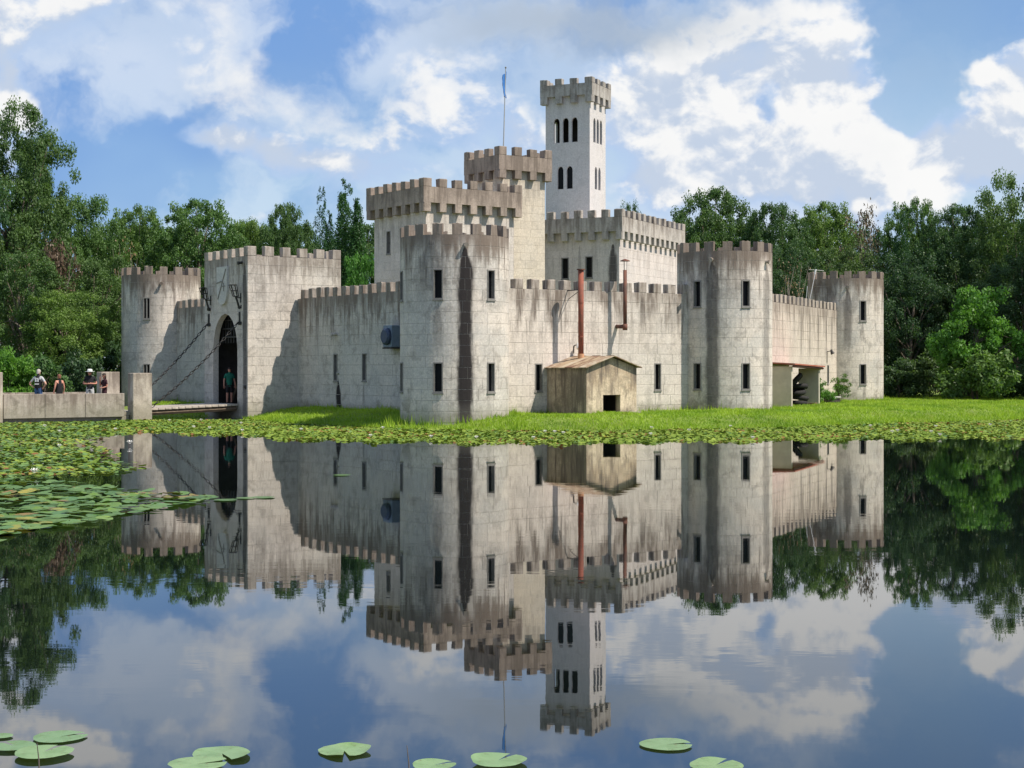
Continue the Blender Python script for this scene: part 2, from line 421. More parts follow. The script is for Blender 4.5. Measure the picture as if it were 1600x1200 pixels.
def minus(rect, holes):
    out = [rect]
    for (u, a, b, w, _) in holes:
        l, r = u-w/2, u+w/2; nxt = []
        for (x0, x1, y0, y1) in out:
            if x1 <= l or x0 >= r or y1 <= a or y0 >= b: nxt.append((x0, x1, y0, y1)); continue
            if x0 < l: nxt.append((x0, l, y0, y1))
            if x1 > r: nxt.append((r, x1, y0, y1))
            if y0 < a: nxt.append((max(x0, l), min(x1, r), y0, a))
            if y1 > b: nxt.append((max(x0, l), min(x1, r), b, y1))
        out = nxt
    return out

BLOCKS = {}
GAP, DEEP = .008, .008
def block_mesh(w, h, rad, mat):
    key = (round(w, 3), round(h, 3), rad, mat.name)
    if key in BLOCKS: return BLOCKS[key]
    ch = .007; k = 1 if rad is None else max(1, int(math.ceil(w/.22)))
    mb = MB()
    def pt(u, z, off):
        if rad is None: return (u, -off, z)
        a = u/rad; return ((rad+off)*math.sin(a), -(rad+off)*math.cos(a), z)
    fo = [(-w/2+ch)+(w-2*ch)*i/k for i in range(k+1)]; ba = [-w/2+w*i/k for i in range(k+1)]
    zf0, zf1, zb0, zb1 = -h/2+ch, h/2-ch, -h/2, h/2
    for i in range(k):
        mb.quad([pt(fo[i], zf0, 0), pt(fo[i+1], zf0, 0), pt(fo[i+1], zf1, 0), pt(fo[i], zf1, 0)])
        mb.quad([pt(ba[i], zb0, -DEEP), pt(ba[i+1], zb0, -DEEP), pt(fo[i+1], zf0, 0), pt(fo[i], zf0, 0)])
        mb.quad([pt(fo[i], zf1, 0), pt(fo[i+1], zf1, 0), pt(ba[i+1], zb1, -DEEP), pt(ba[i], zb1, -DEEP)])
    mb.quad([pt(ba[0], zb0, -DEEP), pt(fo[0], zf0, 0), pt(fo[0], zf1, 0), pt(ba[0], zb1, -DEEP)])
    mb.quad([pt(fo[k], zf0, 0), pt(ba[k], zb0, -DEEP), pt(ba[k], zb1, -DEEP), pt(fo[k], zf1, 0)])
    me = mb.build('block', [mat]); BLOCKS[key] = me; return me

def lay_blocks(root, surf, u0, u1, z0, z1, holes, mat, bw=.80, bh=.405, jig=0.004, gap=GAP):
    n = max(1, round((z1-z0)/bh)); h = (z1-z0)/n
    for i in range(n):
        za, zb = z0+i*h, z0+(i+1)*h
        shift = (0, .5, .27, .73)[i % 4]*bw
        cuts = [u0]; u = u0+shift if shift > .05 else u0+bw
        while u < u1-.12:
            cuts.append(u); u += random.choice((.6, .7, .8, .8, .9, 1.0, 1.2))
        cuts.append(u1)
        for a, b in zip(cuts[:-1], cuts[1:]):
            for (x0, x1, y0, y1) in minus((a, b, za, zb), holes):
                w, hh = x1-x0-gap, y1-y0-gap
                if w < .05 or hh < .05: continue
                um, zm = (x0+x1)/2, (y0+y1)/2
                me = block_mesh(w, hh, surf.R, mat)
                j = random.uniform(-jig, jig)
                if surf.R is None: obj('block', me, root, surf.P(um, zm, j), surf.rz)
                else: obj('block', me, root, (surf.c.x, surf.c.y, zm), surf.ang(um)+math.pi/2)

def merlon_mesh(w, t, h, rad, mat, ch=.018):
    key = ('m', round(w, 3), t, h, rad, mat.name, random.randrange(6))
    if key in BLOCKS: return BLOCKS[key]
    mb = MB()
    if rad is None: mb.box(-w/2, w/2, 0, t, 0, h, ch=ch)
    else:
        k = 4; A = [(-w/2+w*i/k)/rad for i in range(k+1)]
        def pt(a, r, z): return (r*math.sin(a), -r*math.cos(a), z)
        ri = rad-t
        for i in range(k):
            a, b = A[i], A[i+1]
            mb.quad([pt(a, rad, 0), pt(b, rad, 0), pt(b, rad, h-ch), pt(a, rad, h-ch)])
            mb.quad([pt(a, rad, h-ch), pt(b, rad, h-ch), pt(b, rad-ch, h), pt(a, rad-ch, h)])
            mb.quad([pt(a, rad-ch, h), pt(b, rad-ch, h), pt(b, ri, h), pt(a, ri, h)])
            mb.quad([pt(b, ri, 0), pt(a, ri, 0), pt(a, ri, h), pt(b, ri, h)])
        for a, s in ((A[0], 1), (A[-1], -1)):
            q = [pt(a, ri, 0), pt(a, rad, 0), pt(a, rad, h-ch), pt(a, rad-ch, h), pt(a, ri, h)]
            mb.quad(q if s > 0 else q[::-1])
    jit = {}
    for i, v in enumerate(mb.V):
        k_ = tuple(round(c_, 3) for c_ in v); top_ = v[2] > h*.6
        jit.setdefault(k_, tuple(random.uniform(-.014, .014)*(1.6 if top_ and random.random() < .3 else 1) for _ in range(3)))
        if v[2] > .02: mb.V[i] = tuple(a_+b_ for a_, b_ in zip(v, jit[k_]))
    me = mb.build('merlon', [mat]); BLOCKS[key] = me; return me

def merlons(root, surf, centers, w, t, h, z, mat, off=0., name='merlon'):
    for u in centers:
        me = merlon_mesh(w, t, h, surf.R, mat)
        if surf.R is None: o = obj(name, me, root, surf.P(u, z, off), surf.rz)
        else: o = obj(name, me, root, (surf.c.x, surf.c.y, z), surf.ang(u)+math.pi/2)
        o.scale = (random.uniform(.93, 1.05), 1, random.uniform(.92, 1.06)); o.rotation_euler.z += random.uniform(-.006, .006)

WIN = {}
def window(root, surf, hole, bars=0, proud=.016, fw=.032, pane_mat=None):
    u, a, b, w, arched = hole
    key = (round(w, 3), round(b-a, 3), bars)
    if key not in WIN:
        h = b-a; mb = MB()
        for (x0, x1, z0, z1) in ((-w/2-fw, -w/2+.012, -h/2-fw, h/2+fw), (w/2-.012, w/2+fw, -h/2-fw, h/2+fw),
                                 (-w/2+.012, w/2-.012, h/2-.012, h/2+fw), (-w/2+.012, w/2-.012, -h/2-fw, -h/2+.012)):
            mb.box(x0, x1, -proud, .1, z0, z1)
        mb.box(-w/2-fw-.02, w/2+fw+.02, -proud-.02, .05, -h/2-fw-.05, -h/2-fw-.001)
        for i in range(bars):
            x = -w/2+w*(i+1)/(bars+1); mb.box(x-.03, x+.03, -.01, .08, -h/2+.012, h/2-.012)
        pn = MB(); pn.box(-w/2-.01, w/2+.01, .14, .155, -h/2-.01, h/2+.01)
        pn.box(-w/2, w/2, .128, .139, -.015, .015)
        WIN[key] = (mb.build('window', [M['frame']]), pn.build('pane', [M['glass']]))
    fm, pm = WIN[key]
    loc = surf.P(u, (a+b)/2, 0.)
    f = obj('window', fm, root, loc, surf.rot(u))
    p = obj('pane', pm, f, (0, 0, 0), 0, world=False)
    return f

def spout(root, surf, u, z, mat, L=.17, r=.07):
    mb = MB(); a = surf.P(u, z, -.02); b = surf.P(u, z-.03, L)
    mb.tube([a, b], r, 8)
    d = (b-a).normalized(); mb.tube([b-d*.05, b+d*.02], [r*1.25, r*1.25], 8)
    obj('spout', mb.build('spout', [mat], False), root)

# ------------------------------------------------------------------ plan of the castle (metres, +Y away from the camera)
E1 = Vector((-.567, .824)); E2 = Vector((.824, .567))          # left-back along the gate side / inward
B2 = Vector((.43, .903)); B1 = Vector((-.903, .43))            # along the right side / its perpendicular
T1, T2, T3, T4 = Vector((-2.17, 59.15)), Vector((9.0, 66.4)), Vector((18.33, 86.2)), Vector((-18.5, 82.7))
GC = Vector((-11.55, 68.5))                                     # front corner of the gatehouse
def gp(u, o, z=0.):               # gate frame: u along the front to the left, o outward over the moat
    q = GC+E1*u-E2*o; return Vector((q.x, q.y, z))

# ------------------------------------------------------------------ ground and pond
LAND = [(900, 200), (120, 96), (60, 84), (40, 77), (26.4, 71), (21.7, 66.5), (15.4, 62.6), (9.4, 57.6), (4.5, 55.6), (0, 55.0), (-4.7, 57.2),
        (-9.0, 62.6), (-11.2, 66.6), (-11.9, 68.9), (-13.9, 71.9), (-15.0, 72.0), (-17.5, 73.5), (-20.5, 77.5), (-21.6, 83), (-21.5, 90), (-22.5, 92),
        (-25, 88), (-25, 80), (-22.8, 74), (-22.6, 66), (-22, 61), (-22.2, 55), (-24, 44), (-30, 30), (-46, 8), (-60, -25), (-40, -60), (0, -75), (60, -60), (90, -10), (110, 60),
        (900, 100), (900, -900), (-900, -900), (-900, 900), (900, 900)]
POLY = np.array(LAND, float)
def signed(x, y):
    """distance to the shore, positive on land"""
    a = POLY; b = np.roll(POLY, -1, 0)
    best = np.full(x.shape, 1e9); ins = np.zeros(x.shape, bool)
    for (ax, ay), (bx, by) in zip(a, b):
        dx, dy = bx-ax, by-ay; L = dx*dx+dy*dy
        t = np.clip(((x-ax)*dx+(y-ay)*dy)/L, 0, 1)
        best = np.minimum(best, np.hypot(x-ax-t*dx, y-ay-t*dy))
        c = ((ay > y) != (by > y)) & (x < (bx-ax)*(y-ay)/(by-ay+1e-12)+ax)
        ins ^= c
    return np.where(ins, best, -best)
def sstep(t): t = np.clip(t, 0, 1); return t*t*(3-2*t)
def ground_z(x, y):
    s = signed(x, y)
    wob = .05*np.sin(x*.9+1.3*np.sin(y*.35))*np.cos(y*.7)+.03*np.sin(x*2.1+y*1.7)
    return np.where(s > 0, .02+.43*sstep(s/2.6)+wob*sstep(s/3), -.9*sstep(-s/2.5)-.0)

def make_ground():
    def axis(a, b, step, far): 
        mid = np.arange(a, b+.01, step); ext = np.geomspace(2, far, 14)
        return np.concatenate([a-ext[::-1], mid, b+ext])
    X = axis(-34, 44, .75, 1500); Y = axis(40, 112, .75, 2500)
    gx, gy = np.meshgrid(X, Y); gz = ground_z(gx, gy)
    nx, ny = len(X), len(Y)
    V = np.stack([gx, gy, gz], -1).reshape(-1, 3)
    F = [(j*nx+i, j*nx+i+1, (j+1)*nx+i+1, (j+1)*nx+i) for j in range(ny-1) for i in range(nx-1)]
    m, N, b, o = new_mat('grassy_soil')
    P = N.node('ShaderNodeNewGeometry').outputs['Position']
    n = N.noise(P, 2.2, 6, .7); n2 = N.noise(P, .25, 4, .6)
    c = N.mix(N.rng(n, .35, .65), (.100, .155, .016), (.170, .240, .028))
    c = N.mix(N.rng(n2, .5, .7, 0, .6), c, (.10, .12, .03))
    N.put(b.inputs['Base Color'], c); b.inputs['Roughness'].default_value = .95; bump(N, b, n, .6, .06)
    g = obj('ground', mesh('ground', V, F, m, None, True)); g['kind'] = 'structure'
    m, N, b, o = new_mat('still_pond_water')
    P = N.node('ShaderNodeNewGeometry').outputs['Position']
    n = N.noise(N.vmath('MULTIPLY', P, (.55, 1.3, 1)), 2.4, 3, .5); n2 = N.noise(P, .23, 2, .5)
    b.inputs['Base Color'].default_value = (.003, .005, .005, 1); b.inputs['Roughness'].default_value = .015
    b.inputs['IOR'].default_value = 2.15; b.inputs['Specular IOR Level'].default_value = .5
    bump(N, b, N.math('MULTIPLY', n, N.rng(n2, .45, .60, .08, 1)), .020, .05)
    w = obj('pond_water', mesh('pond_water', [(-130, -85, 0), (130, -85, 0), (130, 120, 0), (-130, 120, 0)], [(0, 1, 2, 3)], m)); w['kind'] = 'structure'
make_ground()
def gz(x, y): return float(ground_z(np.array([x], float), np.array([y], float))[0])

# ------------------------------------------------------------------ round towers
WL, WH = (1.36, 2.40), (4.77, 5.81)          # lower and upper window heights
def round_tower(c, rad, label, z0, wins, streak, spouts, ztop=7.50, bars=0, mk={}, nm=16):
    face = math.atan2(-c.y, -c.x)                       # the side turned to the camera
    root = thing('round_tower', label, 'tower', (c.x, c.y, z0))
    s = Round(c, rad, face)
    mh = .40; zc = ztop-mh
    streak = list(streak)+[(phi+random.uniform(-3, 3), a-.02, a-random.uniform(.5, 1.3), .16, random.uniform(.2, .5)) for phi, (a, b) in wins if phi > -60]
    st = [(*[q for q in s.P(R(phi)*rad, 0)[:2]], zt, zb, wd, a) for (phi, zt, zb, wd, a) in streak]
    mat = concrete('tower_concrete', top=zc, streaks=st, **mk)
    holes = [(R(phi)*rad, a, b, .32, 0) for phi, (a, b) in wins]
    half = R(115)*rad; full = math.pi*rad
    mb = shell(s, -half, half, z0-.6, zc, holes, -DEEP, .2, 0, None, .14, 1)
    shell(s, half, 2*full-half, z0-.6, zc, (), 0., .3, 1, mb)
    for i in range(48):                                  # parapet top, inner face, roof deck
        a, b = 2*full*i/48, 2*full*(i+1)/48; t = -.26
        mb.quad([s.P(a, zc, 0), s.P(b, zc, 0), s.P(b, zc, t), s.P(a, zc, t)], 1)
        mb.quad([s.P(a, zc, t), s.P(b, zc, t), s.P(b, zc-.8, t), s.P(a, zc-.8, t)], 1)
        mb.quad([s.P(a, zc-.8, t), s.P(b, zc-.8, t), (c.x, c.y, zc-.75)], 1)
    obj('wall', mb.build('wall', [M['mortar'], mat]), root)
    lay_blocks(root, s, -half, half, z0-.2, zc, holes, mat)
    n = nm; per = 2*full/n
    merlons(root, s, [per*(i+.15) for i in range(n)], per*.5, .26, mh, zc, mat)
    for h in holes: window(root, s, h, bars)
    for (phi, z) in spouts: spout(root, s, R(phi)*rad, z, mat)
    return root, s

t1, s1 = round_tower(T1, 2.05, 'nearest round concrete tower with a broad black streak down its front', .43,
    [(-74, WL), (-74, WH), (-17, WL), (-17, WH), (41, WL), (41, WH)],
    [(11, 6.70, -.6, .30, 1.0), (-17, 4.7, 2.6, .22, .35), (-26, 6.9, 4.6, .7, .35)], [(11, 6.75)], 7.50, nm=17)
t2, s2 = round_tower(T2, 2.0, 'round concrete tower with two dark streaks between the shed and the lean-to', .49,
    [(-34, WL), (-34, WH), (26, WL), (26, WH)],
    [(-14.5, 6.65, -.6, .30, .72), (60, 6.6, -.6, .28, .45), (-62, 5.9, -.6, .16, .55)], [(-15, 6.7), (58, 6.65)], 7.45)
t3, s3 = round_tower(T3, 2.04, 'farthest right round concrete tower standing before the dark woods', .42,
    [(27, WL), (27, WH)], [(3, 6.5, 3.2, .22, .6), (-40, 7.0, 5.2, 1.0, .35)], [(3, 6.6)], 7.44)
t4, s4 = round_tower(T4, 2.04, 'round concrete tower with barred slits left of the gatehouse', .40,
    [(-21, WL), (-21, WH)], [(-20, 6.9, 3.5, .6, .3)], [(0, 6.6)], 7.44, bars=1)

# ------------------------------------------------------------------ curtain walls
def curtain(a, b, label, z0, ua, ub, slits, streaks=(), ztop=5.70, period=.755, mk={}, inward_gap=.36, bblocks=None, crown=.6):
    t = (b-a).normalized(); s = Flat(a, t); L = (b-a).length
    root = thing('curtain_wall', label, 'wall', (*((a+b)/2), z0))
    mh = .40; zc = ztop-mh
    streaks = list(streaks)+[(u+random.uniform(-.1, .1), x-.02, x-random.uniform(.4, .9), .15, random.uniform(.2, .45)) for (u, x, y) in slits]
    st = [(s.P(u, 0)[0], s.P(u, 0)[1], zt, zb, wd, q) for (u, zt, zb, wd, q) in streaks]
    mat = concrete('curtain_concrete', top=zc, streaks=st, crown=crown, **mk)
    holes = [(u, x, y, .29, 0) for (u, x, y) in slits]
    mb = shell(s, ua, ub, z0-.6, zc, holes, -DEEP, None, 0, None, .14, 1)
    T = -inward_gap
    mb.quad([s.P(ua, zc, -DEEP), s.P(ub, zc, -DEEP), s.P(ub, zc, T), s.P(ua, zc, T)], 1)
    mb.quad([s.P(ub, z0-.6, T), s.P(ua, z0-.6, T), s.P(ua, zc, T), s.P(ub, zc, T)], 1)
    obj('wall', mb.build('wall', [M['mortar'], mat]), root)
    lay_blocks(root, s, ua, ub, z0-.2, zc, holes, mat)
    n = int((ub-ua)/period)
    merlons(root, s, [ua+period*(i+.62) for i in range(n)], period*.52, inward_gap, mh, zc, mat)
    for h in holes: window(root, s, h)
    return root, s, mat

LA = (T2-T1).length; LB = 13.02
wa, sa, matA = curtain(T1, T2, 'pale concrete battlement wall behind the little gabled shed', .48, 1.7, LA-1.7,
    [(3.83, 1.34, 2.37), (9.73, 1.34, 2.39)], [(3.3, 5.2, 4.3, .25, .35), (8.9, 5.2, 3.9, .2, .35), (10.6, 5.2, 3.6, .3, .35)], crown=.45, mk=dict(tint_amt=.25, blotch=.35))
gB = T1+E1*LB
wb, sb, matB = curtain(gB, T1, 'shaded concrete battlement wall between gatehouse and nearest tower', .45, 0, LB-1.7,
    [(LB-9.46, 1.70, 2.80), (LB-6.95, 1.72, 2.80)], [(LB-9.2, 1.86, -1.9, .24, 1.0), (LB-7.0, 1.6, .5, .14, .5)], mk=dict(base=(.55, .505, .45)))
spout(wb, sb, LB-9.35, 3.67, matB, .3, .07); spout(wb, sb, LB-9.2, 2.02, matB, .06, .04)
LC = (T4-T1).length
wc, sc_, matC = curtain(T4, T1+E1*17.67, 'short concrete battlement wall left of the gatehouse behind the chains', .38, 1.7, LC-17.67, [], mk=dict(base=(.55, .505, .45)))
LD = (T3-T2).length
wd, sd_, matD = curtain(T2, T3, 'receding concrete battlement wall above the red-roofed lean-to', .48, 1.7, LD-1.7,
    [(17.95, 1.42, 2.34)], [(u, 5.3, 2.6, .16, .5) for u in (12.5, 14.2, 15.9, 17.6, 18.8)], mk=dict(base=(.56, .49, .42), tint_amt=.15, blotch=.25, run=.7), crown=.4)

# ------------------------------------------------------------------ square works with machicolated parapets
def block_works(name, label, cat, corner, tl, tr, wl, wr, zbase, ztop, nl, nr, over=.30, mh=.40, band=.75, tooth=.43, wins_l=(), wins_r=(), holes_back=(),
                mat=None, pmat=None, blocks=True, blk_z=None, thick=.3, inner=None, panes=True, parts=None):
    """corner = nearest parapet corner, tl / tr = directions of the left and right faces going back"""
    C = Vector(corner); tl = tl.normalized(); tr = tr.normalized()
    root = thing(name, label, cat, (*(C+tl*wl/2+tr*wr/2), zbase))
    zc = ztop-mh; zb = zc-band; zt = zb-tooth
    # body faces, seen from outside, u to the right
    c0 = C+tl*over+tr*over; bl, br = wl-2*over, wr-2*over
    faces = [(Flat(c0+tl*bl, -tl), bl, wins_l), (Flat(c0, tr), br, wins_r), (Flat(c0+tr*br, tl), bl, holes_back), (Flat(c0+tl*bl+tr*br, -tr), br, holes_back)]
    mb = MB()
    for i, (s, L, hs) in enumerate(faces):
        vis = i < 2 and blocks
        z1 = zc-.02
        if vis: shell(s, 0, L, blk_z, z1, hs, -DEEP, None, 0, mb, thick, 1); shell(s, 0, L, zbase-.3, blk_z, (), -DEEP/2, None, 1, mb)
        else: shell(s, 0, L, zbase-.3, z1, hs, 0., None, 1, mb, thick, 1)
        if inner:                                        # inside faces of a hollow top
            shell(s, thick, L-thick, inner, z1, hs, -thick, None, 2, mb, 0., 2)  # dark slot imitates the unlit interior behind the openings
        if vis: lay_blocks(root, s, 0, L, blk_z, z1, hs, mat, jig=.001, gap=.004)
        if panes:
            for h in hs: window(root, s, h)
    q = [c0, c0+tr*br, c0+tr*br+tl*bl, c0+tl*bl]
    mb.quad([(v.x, v.y, zc-.45) for v in q], 1)
    if inner: mb.quad([(v.x, v.y, inner) for v in q], 2); mb.quad([(v.x, v.y, zc-.47) for v in q], 2)
    obj('wall', mb.build('wall', [M['mortar_pale'], mat, M['dark_inside']]), root)
    # parapet ring
    mb = MB(); pf = [(Flat(C+tl*wl, -tl), wl), (Flat(C, tr), wr), (Flat(C+tr*wr, tl), wl), (Flat(C+tl*wl+tr*wr, -tr), wr)]
    th = over+.16
    for s, L in pf:
        mb.quad([s.P(0, zb, 0), s.P(L, zb, 0), s.P(L, zc, 0), s.P(0, zc, 0)])
        mb.quad([s.P(0, zc, 0), s.P(L, zc, 0), s.P(L-th, zc, -th), s.P(th, zc, -th)])
        mb.quad([s.P(th, zc, -th), s.P(L-th, zc, -th), s.P(L-th, zc-.9, -th), s.P(th, zc-.9, -th)])
        mb.quad([s.P(L, zb, 0), s.P(0, zb, 0), s.P(over, zb, -over), s.P(L-over, zb, -over)])
    obj('parapet', mb.build('parapet', [pmat]), root)
    for k, (s, L) in enumerate(pf):
        n = nl if k % 2 == 0 else nr
        w = L/(2*n-1)
        cs = [w/2+2*w*i for i in range(n)]
        merlons(root, s, cs[1:] if k else cs[1:], w, .30, mh, zc, pmat, .002)
        # corner merlon turns the corner
        key = ('c', round(w, 3), mh, pmat.name)
        if key not in BLOCKS:
            b = MB(); b.box(-w/2, w/2, 0, w, 0, mh, ch=.018); BLOCKS[key] = b.build('merlon', [pmat])
        cs2 = cs if k == 0 else cs[:-1] if k == 3 else cs
        tk = ('t', round(w, 3), tooth, over, pmat.name)
        if tk not in BLOCKS:
            b = MB(); b.box(-w*.44, w*.44, 0, over+.01, -tooth, 0.001, ch=.014)
            BLOCKS[tk] = b.build('corbel', [pmat])
        for u in cs:
            off = .004 if k % 2 == 0 else .002
            obj('corbel', BLOCKS[tk], root, s.P(u, zb, off), s.rz)
    # the four corner merlons
    for s, L in pf:
        w = .46; key = ('cm', w, mh, pmat.name)
        if key not in BLOCKS:
            b = MB(); b.box(0, w, 0, w, 0, mh, ch=.018); BLOCKS[key] = b.build('merlon', [pmat])
        obj('merlon', BLOCKS[key], root, s.P(-.003, zc, .003), s.rz)
    return root, faces, pf

keep_m = concrete('keep_concrete', base=(.64, .575, .515), top=9.4, crown=.10, run=.35, tint_amt=.25, blotch=.14)
keep_p = concrete('keep_parapet_concrete', base=(.385, .318, .265), top=10.9, crown=.35, run=.75, tint=(.28, .235, .20), tint_amt=.5, blotch=.5)
keepC = Vector((-4.15, 73.6))
keep, kf, _ = block_works('keep', 'broad square keep with toothed parapet behind the nearest tower', 'tower', keepC, E1, E2, 5.5, 5.65, .4, 11.17, 7, 7,
    wins_l=[(1.40, 7.84, 8.90, .32, 0)], mat=keep_m, pmat=keep_p, blk_z=4.9)
turC = Vector((-.63, 77.1))
tur_m = concrete('turret_concrete', base=(.60, .53, .43), top=11.4, crown=.1, run=.35, tint_amt=.2, blotch=.25)
turret, tf, _ = block_works('turret', 'square toothed turret with flagpole rising behind the broad keep', 'tower', turC, E1, E2, 3.2, 3.22, .4, 13.15, 4, 4,
    over=.26, mh=.42, band=.72, tooth=.42, mat=tur_m, pmat=keep_p, blk_z=5.6)
hallC = Vector((5.71, 81.3))
hs = Flat(hallC, B2)
cstk = hallC+B2*.3+B1*.62
hall_m = concrete('hall_concrete', base=(.66, .60, .555), top=8.75, crown=.05, run=.3, tint=(.54, .515, .49), tint_amt=.35, blotch=.12,
                  streaks=[(cstk.x, cstk.y, 8.75, 3.5, .25, .85), (3.55, 82.6, 8.7, 6.2, .10, .35)])
hall_p = concrete('hall_parapet_concrete', base=(.50, .46, .41), top=10.3, crown=.25, run=.7, tint_amt=.3, blotch=.4, runlen=2.0)
def hall_u(px):                   # along the left face of the hall from its left end
    k = (px-800)/2450; c = hallC+B2*.3
    u = (k*c.y-c.x)/(B1.x-k*B1.y); return 6.6-.6-(u-.3)
hall, hf, _ = block_works('hall', 'pale concrete hall with toothed parapet behind the rusty chimney pipes', 'building', hallC, B1, B2, 6.6, 9.9, .4, 10.48, 9, 13,
    over=.26, wins_l=[(hall_u(884.5), 6.95, 8.02, .36, 0), (hall_u(922), 6.98, 8.05, .36, 0)], mat=hall_m, pmat=hall_p, blk_z=5.2)

# bell tower: smooth render, open belfry
towC = Vector((4.62, 90.5))
bell_m = concrete('bell_tower_render', base=(.60, .57, .55), top=17.3, crown=.0, run=.12, tint=(.52, .52, .52), tint_amt=.4, blotch=.16)
bell_p = concrete('bell_parapet_concrete', base=(.42, .395, .36), top=19.0, crown=.25, run=.6, tint_amt=.3, blotch=.5)
bw = 3.3-.5; bw2 = 2.95-.5
belfry_l = [(bw/2-.12+q*.57, 15.37, 16.80, .38, 1.35) for q in (-1, 0, 1)]
belfry_r = [(bw2/2+q*.50, 15.37, 16.80, .34, 1.7) for q in (-1, 0, 1)]
low_l = [(bw/2-.16+q*.29, 12.66, 13.98, .38, 1.35) for q in (-1, 1)]
low_r = [(bw2/2+q*.27, 12.66, 13.98, .34, 1.7) for q in (-1, 1)]
bell, bf, _ = block_works('bell_tower', 'tall pale square bell tower with arched openings', 'tower', towC, B1, B2, 3.3, 2.95, .4, 19.06, 4, 4,
    over=.25, mh=.34, band=.68, tooth=.42, wins_l=belfry_l+low_l, wins_r=belfry_r+low_r, holes_back=[(1.2+q*.55, 15.37, 16.80, .36, 1.) for q in (0,)],
    mat=bell_m, pmat=bell_p, blocks=False, thick=.12, inner=14.9, panes=False)
for (s, L, hsn) in bf[:2]:
    for (u, a, b, w, ar) in hsn:
        if a < 14.5:
            q = MB(); q.box(-w/2-.02, w/2+.02, 0, .012, 0, b-a+.02)
            obj('pane', q.build('pane', [M['glass']]), bell, s.P(u, a-.01, -.115), s.rz)

